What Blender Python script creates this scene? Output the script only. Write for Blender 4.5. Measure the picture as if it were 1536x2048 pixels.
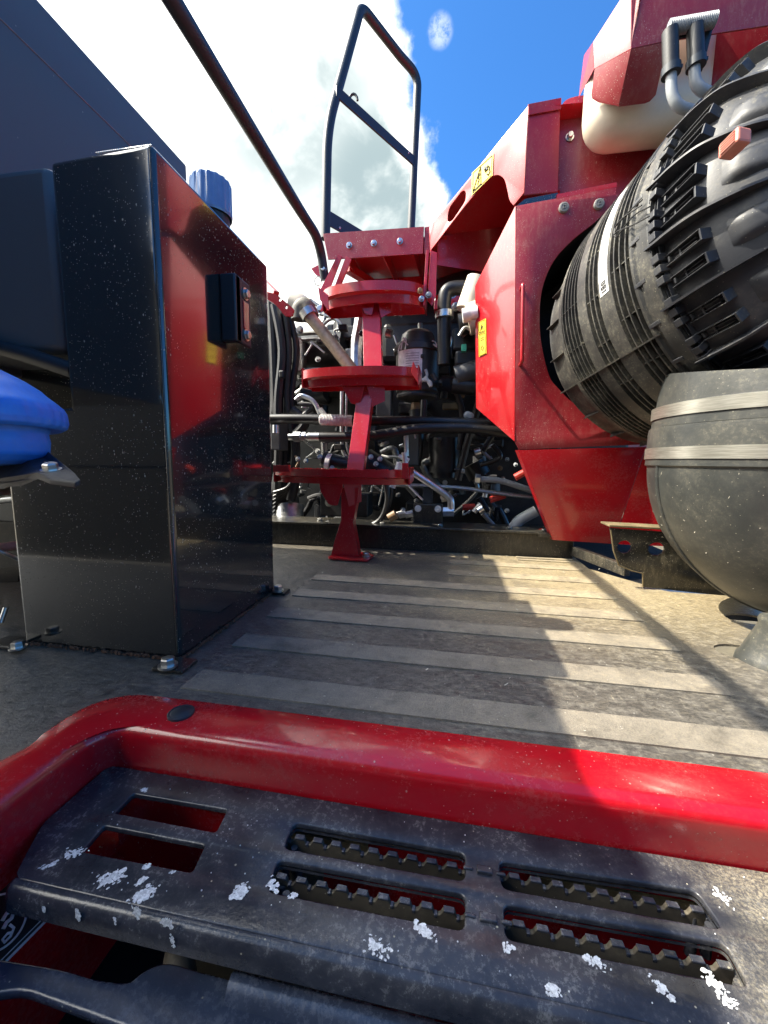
import bpy, math, random
from mathutils import Vector, Matrix, noise
from mathutils.geometry import tessellate_polygon
R = math.radians
scn = bpy.context.scene
col = scn.collection
for o in list(bpy.data.objects): bpy.data.objects.remove(o)

# ------------------------------------------------------------------ camera
# survey of the place: X runs along the grip strips, Y towards the engine, Z up; deck is z = 0, metres
F = 790.0
_y = Vector((137, -99, 790)).normalized()
_x = Vector((4668, 166, -790)); _x = (_x - _y * _x.dot(_y)).normalized()
_z = _x.cross(_y)
EYE = Vector((0, 0, 0.30))
cam = bpy.data.cameras.new('camera'); cam_o = bpy.data.objects.new('camera', cam); col.objects.link(cam_o)
cam.sensor_fit = 'HORIZONTAL'; cam.sensor_width = 36; cam.lens = 36 * F / 1536
cam.clip_start = 0.01; cam.clip_end = 3000
cam_o.matrix_world = Matrix(((_x.x, -_x.y, -_x.z, 0), (_y.x, -_y.y, -_y.z, 0), (_z.x, -_z.y, -_z.z, 0.30), (0, 0, 0, 1)))
scn.camera = cam_o
# ------------------------------------------------------------------ light
scn.view_settings.view_transform = 'Standard'; scn.view_settings.look = 'None'
scn.view_settings.gamma = 1.0; scn.view_settings.use_curve_mapping = False
scn.view_settings.exposure = 1.42
SUN = Vector((-0.817, -0.085, 1.0)).normalized()
sl = bpy.data.lights.new('sun', 'SUN'); sl.energy = 4.4; sl.angle = R(0.5); sl.color = (1.0, 0.92, 0.78)
so = bpy.data.objects.new('sun', sl); col.objects.link(so); so.rotation_euler = SUN.to_track_quat('Z', 'Y').to_euler(); so.location = (0, 0, 5)
scn.cycles.max_bounces = 8; scn.cycles.glossy_bounces = 4; scn.cycles.use_denoising = True
scn.cycles.sample_clamp_indirect = 6

def cray(px, py):
    d = (px - 768, py - 1024, F)
    return Vector((_x.x*d[0]+_x.y*d[1]+_x.z*d[2], _y.x*d[0]+_y.y*d[1]+_y.z*d[2], _z.x*d[0]+_z.y*d[1]+_z.z*d[2]))

w = bpy.data.worlds.new('World'); scn.world = w; w.use_nodes = True
nt = w.node_tree; N = nt.nodes; L = nt.links; N.clear()
def nn(t, **k):
    n = N.new(t)
    for a, b in k.items(): setattr(n, a, b)
    return n
def mth(op, a, b=None, clamp=False):
    n = nn('ShaderNodeMath', operation=op); n.use_clamp = clamp
    for i, v in enumerate((a, b)):
        if v is None: continue
        if isinstance(v, (int, float)): n.inputs[i].default_value = v
        else: L.new(v, n.inputs[i])
    return n.outputs[0]
def mrange(v, a, b, c=0, d=1):
    n = nn('ShaderNodeMapRange', interpolation_type='SMOOTHSTEP'); L.new(v, n.inputs[0])
    for i, q in enumerate((a, b, c, d)): n.inputs[i+1].default_value = q
    return n.outputs[0]
tc = nn('ShaderNodeTexCoord'); dirv = tc.outputs['Generated']
sky = nn('ShaderNodeTexSky', sky_type='NISHITA', sun_disc=False)
sky.sun_elevation = math.asin(SUN.z); sky.sun_rotation = math.atan2(SUN.x, SUN.y); sky.ozone_density = 3.0; sky.air_density = 0.8
def wnoise(scale, detail, rough, off=0.0, lac=2.0, dist=0.0):
    mp = nn('ShaderNodeMapping'); mp.inputs['Location'].default_value = (off, off*1.7, -off)
    L.new(dirv, mp.inputs[0])
    n = nn('ShaderNodeTexNoise'); n.inputs['Scale'].default_value = scale; n.inputs['Detail'].default_value = detail
    n.inputs['Roughness'].default_value = rough; n.inputs['Lacunarity'].default_value = lac; n.inputs['Distortion'].default_value = dist
    L.new(mp.outputs[0], n.inputs[0]); return n.outputs[0]
r1 = cray(700, 0).normalized(); r2 = cray(862, 430).normalized()
pn = r1.cross(r2).normalized()
if pn.dot(cray(300, 300)) < 0: pn = -pn
dp = nn('ShaderNodeVectorMath', operation='DOT_PRODUCT'); L.new(dirv, dp.inputs[0]); dp.inputs[1].default_value = pn
# a lobe that bulges to the right at about y = 230 of the frame
bd = nn('ShaderNodeVectorMath', operation='DOT_PRODUCT'); L.new(dirv, bd.inputs[0]); bd.inputs[1].default_value = cray(800, 260).normalized()
bul = mrange(bd.outputs['Value'], 0.965, 1.0, 0, 0.055)
edge = mth('ADD', dp.outputs['Value'], bul)
edge = mth('ADD', edge, mth('MULTIPLY', mth('SUBTRACT', wnoise(5, 8, 0.60, 3.1), 0.5), 0.22))
edge = mth('ADD', edge, mth('MULTIPLY', mth('SUBTRACT', wnoise(22, 6, 0.65, 1.1), 0.5), 0.04))
fr = nn('ShaderNodeVectorMath', operation='DOT_PRODUCT'); L.new(dirv, fr.inputs[0]); fr.inputs[1].default_value = Vector((-0.55, 0.55, 0.50)).normalized()
edge = mth('MINIMUM', edge, mth('ADD', mth('MULTIPLY', mth('ADD', fr.outputs['Value'], 0.0), 0.8), mth('MULTIPLY', mth('SUBTRACT', wnoise(4, 8, 0.62, 7.7), 0.55), 0.9)))
cloud = mrange(edge, -0.022, 0.030)
wd = nn('ShaderNodeVectorMath', operation='DOT_PRODUCT'); L.new(dirv, wd.inputs[0]); wd.inputs[1].default_value = cray(880, 62).normalized()
wisp = mth('MULTIPLY', mrange(wd.outputs['Value'], 0.99972, 0.99999), mrange(wnoise(34, 6, 0.7, 8.0), 0.36, 0.60))
cloud = mth('MAXIMUM', cloud, mth('MULTIPLY', wisp, 0.26))
def lobe(px, py, a, b):
    n = nn('ShaderNodeVectorMath', operation='DOT_PRODUCT'); L.new(dirv, n.inputs[0]); n.inputs[1].default_value = cray(px, py).normalized()
    return mrange(n.outputs['Value'], a, b)
lb = mth('MAXIMUM', mth('MAXIMUM', lobe(765, 400, 0.972, 0.998), mth('MULTIPLY', lobe(590, 210, 0.970, 0.998), 0.9)), mth('MULTIPLY', lobe(400, 130, 0.95, 0.99), 0.7))
shade = mth('MULTIPLY', lb, mrange(wnoise(4.5, 6, 0.55, 2.6, dist=0.4), 0.30, 0.60))
shade = mth('MULTIPLY', shade, mrange(edge, 0.0, 0.07))
sund = nn('ShaderNodeVectorMath', operation='DOT_PRODUCT'); L.new(dirv, sund.inputs[0]); sund.inputs[1].default_value = SUN
glow = mrange(sund.outputs['Value'], 0.62, 1.0, 0.0, 1.0)
cc = nn('ShaderNodeMix', data_type='RGBA'); L.new(shade, cc.inputs['Factor'])
cc.inputs['A'].default_value = (13.6, 13.4, 12.6, 1); cc.inputs['B'].default_value = (2.7, 3.4, 3.55, 1)
cm = nn('ShaderNodeVectorMath', operation='SCALE'); L.new(cc.outputs['Result'], cm.inputs[0]); L.new(mth('ADD', mth('MULTIPLY', glow, 2.6), 0.9), cm.inputs['Scale'])
tint = nn('ShaderNodeMix', data_type='RGBA', blend_type='MULTIPLY'); tint.inputs['Factor'].default_value = 1; L.new(sky.outputs[0], tint.inputs['A']); tint.inputs['B'].default_value = (0.50, 1.13, 1.66, 1)
mx = nn('ShaderNodeMix', data_type='RGBA'); L.new(cloud, mx.inputs['Factor']); L.new(tint.outputs['Result'], mx.inputs['A']); L.new(cm.outputs[0], mx.inputs['B'])
bg = nn('ShaderNodeBackground'); bg.inputs['Strength'].default_value = 0.08; L.new(mx.outputs['Result'], bg.inputs[0])
wo = nn('ShaderNodeOutputWorld'); L.new(bg.outputs[0], wo.inputs[0])

# ------------------------------------------------------------------ geometry helpers
def PZ(px, py, z=0.0): d = cray(px, py); return EYE + d * ((z - EYE.z) / d.z)
def PY(px, py, y): d = cray(px, py); return EYE + d * (y / d.y)
def PX(px, py, x): d = cray(px, py); return EYE + d * (x / d.x)
class Plane:
    def __init__(s, o, n, up=(0, 0, 1)):
        s.o = Vector(o); s.n = Vector(n).normalized(); u = Vector(up); u = (u - s.n * u.dot(s.n)).normalized()
        s.v = u; s.u = u.cross(s.n)
    def hit(s, px, py): d = cray(px, py); return EYE + d * ((s.o - EYE).dot(s.n) / d.dot(s.n))
    def to2(s, p): q = Vector(p) - s.o; return (q.dot(s.u), q.dot(s.v))
    def px2(s, px, py): return s.to2(s.hit(px, py))
    def at(s, a, b, h=0): return s.o + s.u * a + s.v * b + s.n * h
def PlY(y): return Plane((0, y, 0), (0, -1, 0))
def PlX(x, sgn=1): return Plane((x, 0, 0), (sgn, 0, 0))
def PlZ(z): return Plane((0, 0, z), (0, 0, 1), (0, 1, 0))
def pl3(a, b, c):
    a, b, c = Vector(a), Vector(b), Vector(c); n = (b - a).cross(c - a)
    if n.dot(EYE - a) < 0: n = -n
    up = (0, 0, 1) if abs(n.normalized().z) < 0.9 else (0, 1, 0)
    return Plane(a, n, up)

def fillet(pts, r, n=5, closed=False):
    pts = [Vector(p) for p in pts]; out = []; m = len(pts)
    for i, p in enumerate(pts):
        if not closed and i in (0, m-1): out.append(p); continue
        rr = r[i] if isinstance(r, (list, tuple)) else r
        a, b = pts[i-1], pts[(i+1) % m]
        d1, d2 = (a-p), (b-p); l = min(rr, d1.length*0.48, d2.length*0.48)
        if l < 1e-6: out.append(p); continue
        q1, q2 = p + d1.normalized()*l, p + d2.normalized()*l
        for k in range(n+1):
            t = k/n; out.append(q1*(1-t)**2 + p*2*t*(1-t) + q2*t*t)
    return out
def crom(pts, n=8, closed=False):
    pts = [Vector(p) for p in pts]; m = len(pts); out = []
    rng = range(m if closed else m-1)
    for i in rng:
        g = (lambda j: pts[j % m]) if closed else (lambda j: pts[max(0, min(m-1, j))])
        p0, p1, p2, p3 = g(i-1), g(i), g(i+1), g(i+2)
        for k in range(n):
            t = k/n
            out.append(0.5*((2*p1)+(p2-p0)*t+(2*p0-5*p1+4*p2-p3)*t*t+(3*p1-p0-3*p2+p3)*t**3))
    if not closed: out.append(pts[-1])
    return out

class M:
    def __init__(s): s.v = []; s.f = []; s.mi = []
    def add(s, vs, fs, mi=0):
        o = len(s.v); s.v += [Vector(v) for v in vs]; s.f += [tuple(o+i for i in f) for f in fs]; s.mi += [mi]*len(fs); return s
    def box(s, c, size, rot=None, mi=0):
        c = Vector(c); x, y, z = [q/2 for q in size]
        vs = [Vector((a*x, b*y, d*z)) for a in (-1, 1) for b in (-1, 1) for d in (-1, 1)]
        if rot is not None: vs = [rot @ v for v in vs]
        return s.add([c+v for v in vs], [(0,1,3,2),(4,6,7,5),(0,4,5,1),(2,3,7,6),(0,2,6,4),(1,5,7,3)], mi)
    def bar(s, a, b, wd, th, up=(0, 0, 1), mi=0):
        a, b = Vector(a), Vector(b); d = (b-a); l = d.length; d.normalize(); up = Vector(up)
        sd = d.cross(up).normalized(); u2 = sd.cross(d).normalized()
        rot = Matrix((d, sd, u2)).transposed()
        return s.box((a+b)/2, (l, wd, th), rot, mi)
    def tube(s, path, r, n=12, cap=True, mi=0, closed=False):
        P = [Vector(p) for p in path]; m = len(P)
        rs = r if isinstance(r, (list, tuple)) else [r]*m
        t0 = (P[1]-P[0]).normalized()
        u = t0.orthogonal().normalized(); vs = []
        for i in range(m):
            if closed: t = (P[(i+1) % m]-P[i-1]).normalized()
            else: t = ((P[min(i+1, m-1)]-P[max(i-1, 0)])).normalized()
            u = (u - t*u.dot(t)).normalized(); v = t.cross(u)
            for k in range(n):
                a = 2*math.pi*k/n; vs.append(P[i]+(u*math.cos(a)+v*math.sin(a))*rs[i])
        fs = [(i*n+k, i*n+(k+1) % n, (i+1)*n+(k+1) % n, (i+1)*n+k) for i in range(m-1) for k in range(n)]
        if closed: fs += [((m-1)*n+k, (m-1)*n+(k+1) % n, (k+1) % n, k) for k in range(n)]
        elif cap: fs += [tuple(range(n))[::-1], tuple((m-1)*n+k for k in range(n))]
        return s.add(vs, fs, mi)
    def cyl(s, a, b, r, r2=None, n=16, mi=0): return s.tube([a, b], [r, r if r2 is None else r2], n, mi=mi)
    def lathe(s, o, ax, prof, n=32, u=None, a0=0, a1=2*math.pi, mi=0):
        o, ax = Vector(o), Vector(ax).normalized(); u = Vector(u) if u else ax.orthogonal(); u = (u-ax*u.dot(ax)).normalized(); v = ax.cross(u)
        full = abs(a1-a0-2*math.pi) < 1e-6; m = len(prof); nn_ = n if full else n+1; vs = []
        for h, r in prof:
            for k in range(nn_):
                a = a0+(a1-a0)*k/n; vs.append(o+ax*h+(u*math.cos(a)+v*math.sin(a))*r)
        fs = [(i*nn_+k, i*nn_+(k+1) % nn_, (i+1)*nn_+(k+1) % nn_, (i+1)*nn_+k) for i in range(m-1) for k in range(n if full else nn_-1)]
        return s.add(vs, fs, mi)
    def slab(s, P, outline, holes=(), t=0.003, h=0.0, mi=0, bev=0.0, bres=1):
        """a flat plate lying in plane P: 2-D outline with holes, top face at height h, thickness t below it"""
        cu = bpy.data.curves.new('c', 'CURVE'); cu.dimensions = '2D'; cu.fill_mode = 'BOTH'
        cu.extrude = max(t/2-bev, 0.00005); cu.bevel_depth = bev; cu.bevel_resolution = bres; cu.offset = -bev
        for loop in [outline]+list(holes):
            sp = cu.splines.new('POLY'); sp.points.add(len(loop)-1)
            for q, p in zip(sp.points, loop): q.co = (p[0], p[1], 0, 1)
            sp.use_cyclic_u = True
        ob = bpy.data.objects.new('c', cu); col.objects.link(ob)
        me = bpy.data.meshes.new_from_object(ob)
        vs = [P.at(v.co.x, v.co.y, v.co.z + h - t/2) for v in me.vertices]
        fs = [tuple(p.vertices) for p in me.polygons]
        s.add(vs, fs, mi)
        bpy.data.objects.remove(ob); bpy.data.curves.remove(cu); bpy.data.meshes.remove(me)
        return s
    def build(s, name, mat, parent=None, smooth=35, bev=0, base=None, seg=2):
        b = Vector(base) if base is not None else Vector((0, 0, 0))
        if parent is not None:
            q = parent
            while q.parent: q = q.parent
            b = Vector(q.location)
        me = bpy.data.meshes.new(name); me.from_pydata([v-b for v in s.v], [], s.f)
        me.validate()
        o = bpy.data.objects.new(name, me); col.objects.link(o)
        ms = mat if isinstance(mat, (list, tuple)) else [mat]
        for m_ in ms: me.materials.append(m_)
        if len(s.mi) == len(me.polygons): me.polygons.foreach_set('material_index', s.mi)
        import bmesh
        bm = bmesh.new(); bm.from_mesh(me)
        bmesh.ops.remove_doubles(bm, verts=bm.verts, dist=1e-5)
        bmesh.ops.recalc_face_normals(bm, faces=bm.faces); bm.to_mesh(me); bm.free()
        if smooth:
            me.shade_smooth(); me.set_sharp_from_angle(angle=R(smooth))
        if bev:
            mo = o.modifiers.new('bevel', 'BEVEL'); mo.width = bev; mo.segments = seg; mo.limit_method = 'ANGLE'; mo.angle_limit = R(30); mo.harden_normals = False
        if parent is not None: o.parent = parent
        else: o.location = b
        return o

def tag(o, label, cat, group=None, kind=None):
    o['label'] = label; o['category'] = cat
    if group: o['group'] = group
    if kind: o['kind'] = kind
    return o
def thing(name, base, label, cat, group=None, kind=None):
    o = bpy.data.objects.new(name, None); col.objects.link(o); o.location = Vector(base); o.empty_display_size = 0.05
    return tag(o, label, cat, group, kind)

# ------------------------------------------------------------------ materials
class Mt:
    def __init__(s, name):
        s.m = bpy.data.materials.new(name); s.m.use_nodes = True; s.t = s.m.node_tree
        s.b = s.t.nodes['Principled BSDF']; s.tc = s.t.nodes.new('ShaderNodeTexCoord').outputs['Object']
    def n(s, t, **k):
        q = s.t.nodes.new(t)
        for a, b in k.items(): setattr(q, a, b)
        return q
    def put(s, inp, v):
        i = s.b.inputs[inp]
        if hasattr(v, 'links') or hasattr(v, 'is_output'): s.t.links.new(v, i)
        else: i.default_value = v
    def noise(s, scale, detail=4, rough=0.55, stretch=(1, 1, 1), off=0.0):
        mp = s.n('ShaderNodeMapping'); mp.inputs['Scale'].default_value = stretch; mp.inputs['Location'].default_value = (off, off, off)
        s.t.links.new(s.tc, mp.inputs[0])
        q = s.n('ShaderNodeTexNoise'); q.inputs['Scale'].default_value = scale; q.inputs['Detail'].default_value = detail; q.inputs['Roughness'].default_value = rough
        s.t.links.new(mp.outputs[0], q.inputs[0]); return q.outputs[0]
    def voro(s, scale, stretch=(1, 1, 1), off=0.0):
        mp = s.n('ShaderNodeMapping'); mp.inputs['Scale'].default_value = stretch; mp.inputs['Location'].default_value = (off, off, off)
        s.t.links.new(s.tc, mp.inputs[0])
        q = s.n('ShaderNodeTexVoronoi'); q.inputs['Scale'].default_value = scale; s.t.links.new(mp.outputs[0], q.inputs[0]); return q
    def rng(s, v, a, b, c=0, d=1, smooth=True):
        q = s.n('ShaderNodeMapRange'); q.interpolation_type = 'SMOOTHSTEP' if smooth else 'LINEAR'
        s.t.links.new(v, q.inputs[0])
        for i, z in enumerate((a, b, c, d)): q.inputs[i+1].default_value = z
        return q.outputs[0]
    def math(s, op, a, b=0.0):
        q = s.n('ShaderNodeMath', operation=op)
        for i, v in enumerate((a, b)):
            if isinstance(v, (int, float)): q.inputs[i].default_value = v
            else: s.t.links.new(v, q.inputs[i])
        return q.outputs[0]
    def mix(s, f, a, b):
        q = s.n('ShaderNodeMix', data_type='RGBA')
        for k, v in (('Factor', f), ('A', a), ('B', b)):
            if isinstance(v, (int, float, tuple)): q.inputs[k].default_value = v
            else: s.t.links.new(v, q.inputs[k])
        return q.outputs['Result']
    def bump(s, h, strength=0.3, dist=0.002):
        q = s.n('ShaderNodeBump'); q.inputs['Strength'].default_value = strength; q.inputs['Distance'].default_value = dist
        s.t.links.new(h, q.inputs['Height']); s.t.links.new(q.outputs[0], s.b.inputs['Normal'])
    def specks(s, scale, size, keep, off=0.0, stretch=(1, 1, 1)):
        """sparse small flecks: 1 inside a fleck"""
        v = s.voro(scale, stretch, off)
        d = s.rng(v.outputs['Distance'], size*0.6, size, 1, 0)
        sep = s.n('ShaderNodeSeparateColor'); s.t.links.new(v.outputs['Color'], sep.inputs[0])
        return s.math('MULTIPLY', d, s.rng(sep.outputs[0], keep-0.01, keep, 1, 0, False))
def c4(c): return (c[0], c[1], c[2], 1.0)

def paint(name, col_, rough=0.2, coat=0.6, dust=0.12, dcol=(0.30, 0.24, 0.17), speck=0.5, sc=1.0, coat_r=0.06, vstreak=True, ior=1.5, bs=0.03):
    m = Mt(name)
    g = m.rng(m.noise(5*sc, 6, 0.7), 0.35, 0.75)
    fine = m.rng(m.noise(90*sc, 5, 0.8, (1, 1, 0.35) if vstreak else (1, 1, 1)), 0.42, 0.72)
    d = m.math('MULTIPLY', m.math('MULTIPLY', g, fine), dust*2.2)
    d = m.math('ADD', d, m.math('MULTIPLY', g, dust*0.5))
    c = m.mix(d, c4(col_), c4(dcol))
    s1 = m.specks(150, 0.16, 0.10*speck, 1.0, (1, 1, 0.6)); s2 = m.specks(320, 0.22, 0.16*speck, 5.0)
    s3 = m.specks(55, 0.07, 0.25*speck, 9.0, (1, 1.4, 0.7))
    sp = m.math('MAXIMUM', m.math('MAXIMUM', s1, s2), s3)
    sp = m.math('MULTIPLY', sp, m.rng(m.noise(7*sc, 3, 0.5, off=4.0), 0.38, 0.6, 0.1, 1))
    c = m.mix(m.math('MULTIPLY', sp, 0.8), c, (0.52, 0.47, 0.38, 1))
    m.put('Base Color', c)
    rr = m.math('ADD', m.math('MULTIPLY', m.math('MAXIMUM', d, sp), 0.7), rough)
    m.put('Roughness', rr); m.put('Coat Weight', m.rng(sp, 0, 1, coat, 0.0)); m.put('Coat Roughness', m.math('ADD', m.math('MULTIPLY', d, 0.5), coat_r))
    m.put('Coat IOR', ior)
    m.bump(m.math('ADD', m.noise(28, 3, 0.5), m.math('MULTIPLY', sp, 1.0)), bs, 0.004)
    return m.m

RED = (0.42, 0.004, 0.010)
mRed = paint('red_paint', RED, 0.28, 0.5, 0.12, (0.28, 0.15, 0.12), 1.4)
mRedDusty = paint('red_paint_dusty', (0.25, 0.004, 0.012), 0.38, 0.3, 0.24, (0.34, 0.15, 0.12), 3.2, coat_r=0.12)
mRedGloss = paint('red_plastic_gloss', (0.46, 0.004, 0.012), 0.22, 0.45, 0.12, (0.30, 0.17, 0.14), 0.8, 2.0, 0.05, False)
mBlack = paint('black_paint', (0.009, 0.012, 0.014), 0.13, 0.9, 0.03, (0.16, 0.13, 0.09), 2.2, 1.0, 0.045, ior=1.65)
mBlackPanel = paint('black_panel', (0.085, 0.096, 0.106), 0.5, 0.15, 0.02, (0.10, 0.10, 0.10), 0.12, 1.0, 0.25)
mTube = paint('black_tube', (0.018, 0.024, 0.032), 0.45, 0.0, 0.0, speck=0.02, coat_r=0.3, bs=0.0)
mBlackDusty = paint('black_dusty', (0.008, 0.009, 0.009), 0.30, 0.3, 0.16, (0.26, 0.22, 0.14), 4.0, coat_r=0.2)

def plastic(name, c1, c2, rough=0.5, dcol=(0.28, 0.25, 0.16), dust=0.35, speck=1.0, sc=1.0, bumpy=0.25, up=0.5):
    m = Mt(name)
    g = m.rng(m.noise(9*sc, 6, 0.65), 0.35, 0.7)
    f = m.rng(m.noise(140*sc, 4, 0.8), 0.45, 0.75)
    c = m.mix(g, c4(c1), c4(c2))
    geo = m.n('ShaderNodeNewGeometry'); sx = m.n('ShaderNodeSeparateXYZ'); m.t.links.new(geo.outputs['Normal'], sx.inputs[0])
    upm = m.rng(sx.outputs['Z'], -0.2, 0.9, 1-up, 1)       # dust settles on faces that look up
    d = m.math('MULTIPLY', m.math('MULTIPLY', m.math('MULTIPLY', g, f), dust*2), upm)
    sp = m.math('MAXIMUM', m.specks(260, 0.2, 0.16*speck, 2.0), m.specks(120, 0.13, 0.12*speck, 6.0))
    sp = m.math('MULTIPLY', sp, upm)
    c = m.mix(d, c, c4(dcol)); c = m.mix(m.math('MULTIPLY', sp, 0.75), c, (0.45, 0.42, 0.30, 1))
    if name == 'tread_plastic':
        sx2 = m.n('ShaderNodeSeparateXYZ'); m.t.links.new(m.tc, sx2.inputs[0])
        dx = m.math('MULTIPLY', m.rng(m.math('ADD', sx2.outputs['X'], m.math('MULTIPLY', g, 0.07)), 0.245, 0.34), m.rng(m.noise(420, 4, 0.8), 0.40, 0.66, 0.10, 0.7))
        c = m.mix(m.math('MULTIPLY', dx, upm), c, (0.40, 0.35, 0.24, 1))  # dust tan kept to the sunlit right end, brightening it by colour
    m.put('Base Color', c); m.put('Roughness', m.math('ADD', m.math('MULTIPLY', d, 0.4), rough))
    m.bump(m.math('ADD', m.noise(220, 3, 0.7), m.math('MULTIPLY', sp, 1.5)), bumpy, 0.0008)
    return m.m
mCleaner = plastic('cleaner_plastic', (0.022, 0.022, 0.021), (0.072, 0.070, 0.062), 0.40, (0.42, 0.38, 0.27), 0.5, 1.2)
mCleanerCap = plastic('cleaner_cap_plastic', (0.017, 0.019, 0.025), (0.046, 0.048, 0.052), 0.50, dust=0.25, speck=0.6)
mRubber = plastic('duct_rubber', (0.028, 0.031, 0.030), (0.060, 0.061, 0.054), 0.40, (0.30, 0.27, 0.18), 0.30, 0.7)
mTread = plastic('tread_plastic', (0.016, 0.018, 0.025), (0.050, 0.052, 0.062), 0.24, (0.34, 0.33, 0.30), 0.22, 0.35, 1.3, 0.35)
mTreadLow = plastic('lower_tread_plastic', (0.018, 0.026, 0.044), (0.040, 0.052, 0.080), 0.26, (0.22, 0.24, 0.27), 0.18, 0.2, 1.3, 0.35)
mHose = plastic('hose_rubber', (0.008, 0.008, 0.009), (0.018, 0.017, 0.017), 0.40, dust=0.05, speck=0.3)
mHoseDusty = plastic('hose_dusty', (0.04, 0.04, 0.038), (0.12, 0.11, 0.085), 0.6, (0.34, 0.30, 0.2), 0.6, 1.5)
mEng = plastic('engine_cast', (0.010, 0.011, 0.012), (0.034, 0.033, 0.032), 0.40, dust=0.06, speck=0.5)
mEngGrey = plastic('engine_grey', (0.04, 0.04, 0.043), (0.08, 0.08, 0.08), 0.5, dust=0.15, speck=0.4)
mCream = plastic('cream_plastic', (0.62, 0.55, 0.42), (0.70, 0.63, 0.50), 0.35, (0.4, 0.33, 0.24), 0.10, 0.1, bumpy=0.05)
mGreyHose = plastic('grey_hose', (0.20, 0.22, 0.24), (0.28, 0.30, 0.31), 0.42, dust=0.1, speck=0.1, bumpy=0.05)
mBumper = plastic('bumper_rubber', (0.16, 0.16, 0.15), (0.26, 0.25, 0.23), 0.55, dust=0.2, speck=0.3, bumpy=0.1)
mBlue = plastic('blue_plastic', (0.018, 0.15, 0.58), (0.035, 0.22, 0.74), 0.42, (0.16, 0.24, 0.45), 0.3, 0.15, 2.0, 0.2)
mBlueCap = plastic('blue_cap_plastic', (0.13, 0.22, 0.42), (0.19, 0.29, 0.50), 0.14, (0.3, 0.35, 0.5), 0.1, 0.1, bumpy=0.05)
mOrange = plastic('latch_red_plastic', (0.50, 0.17, 0.12), (0.60, 0.24, 0.18), 0.45, (0.6, 0.4, 0.3), 0.15, 0.1, bumpy=0.05)
mDirt = plastic('caked_dirt', (0.10, 0.075, 0.035), (0.19, 0.145, 0.075), 0.8, (0.28, 0.22, 0.12), 0.5, 1.0, 2.0, 0.5)
mBrown = plastic('dark_brown_grime', (0.030, 0.024, 0.016), (0.080, 0.064, 0.042), 0.7, dust=0.2, speck=0.4)
mCan = plastic('canister_grey', (0.030, 0.028, 0.029), (0.05, 0.047, 0.047), 0.4, dust=0.1, speck=0.3)
mCopper = plastic('dull_brass', (0.22, 0.13, 0.06), (0.30, 0.19, 0.10), 0.5, dust=0.2, speck=0.2, bumpy=0.05)
mRedHose = plastic('red_hose', (0.45, 0.03, 0.02), (0.6, 0.05, 0.03), 0.5, dust=0.1, speck=0.2)
def simple(name, c, rough=0.4, metal=0.0, nz=0.0):
    m = Mt(name)
    k = m.rng(m.noise(60, 4, 0.6), 0.35, 0.7)
    m.put('Base Color', m.mix(m.math('MULTIPLY', k, 0.6), c4(c), c4([x*0.55 for x in c])))
    m.put('Metallic', metal); m.put('Roughness', m.math('ADD', m.math('MULTIPLY', k, 0.12), rough))
    return m.m
mZinc = simple('zinc', (0.62, 0.62, 0.60), 0.28, 1.0)
mPipe = simple('steel_pipe', (0.75, 0.76, 0.76), 0.30, 1.0)
mPipeDull = simple('dull_steel_pipe', (0.36, 0.36, 0.34), 0.42, 1.0)
mExh = simple('exhaust_steel', (0.34, 0.28, 0.21), 0.5, 0.6)
mYellow = simple('sticker_yellow', (0.95, 0.68, 0.05), 0.35)
mInk = simple('ink_black', (0.012, 0.012, 0.012), 0.5)
mWhite = simple('label_white', (0.80, 0.80, 0.78), 0.4)
mm = Mt('dried_paint'); mm.put('Base Color', mm.mix(mm.rng(mm.noise(380, 5, 0.8), 0.38, 0.62), (0.42, 0.43, 0.44, 1), (0.80, 0.81, 0.80, 1))); mm.put('Roughness', 0.65); mSplash = mm.m
mWire = simple('wire_white', (0.55, 0.55, 0.52), 0.4)
mGreen = simple('connector_green', (0.05, 0.35, 0.22), 0.4)
mPink = simple('pink_hose', (0.55, 0.28, 0.25), 0.5)
mDark = simple('dark_cavity', (0.006, 0.006, 0.006), 0.9)

# clamp: brushed stainless band, dusty
m = Mt('clamp_band'); k = m.noise(30, 4, 0.6, (1, 1, 20)); m.put('Base Color', m.mix(m.rng(k, 0.3, 0.7), (0.62, 0.60, 0.52, 1), (0.42, 0.40, 0.33, 1))); m.put('Metallic', 0.85); m.put('Roughness', 0.34); mClamp = m.m

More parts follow.
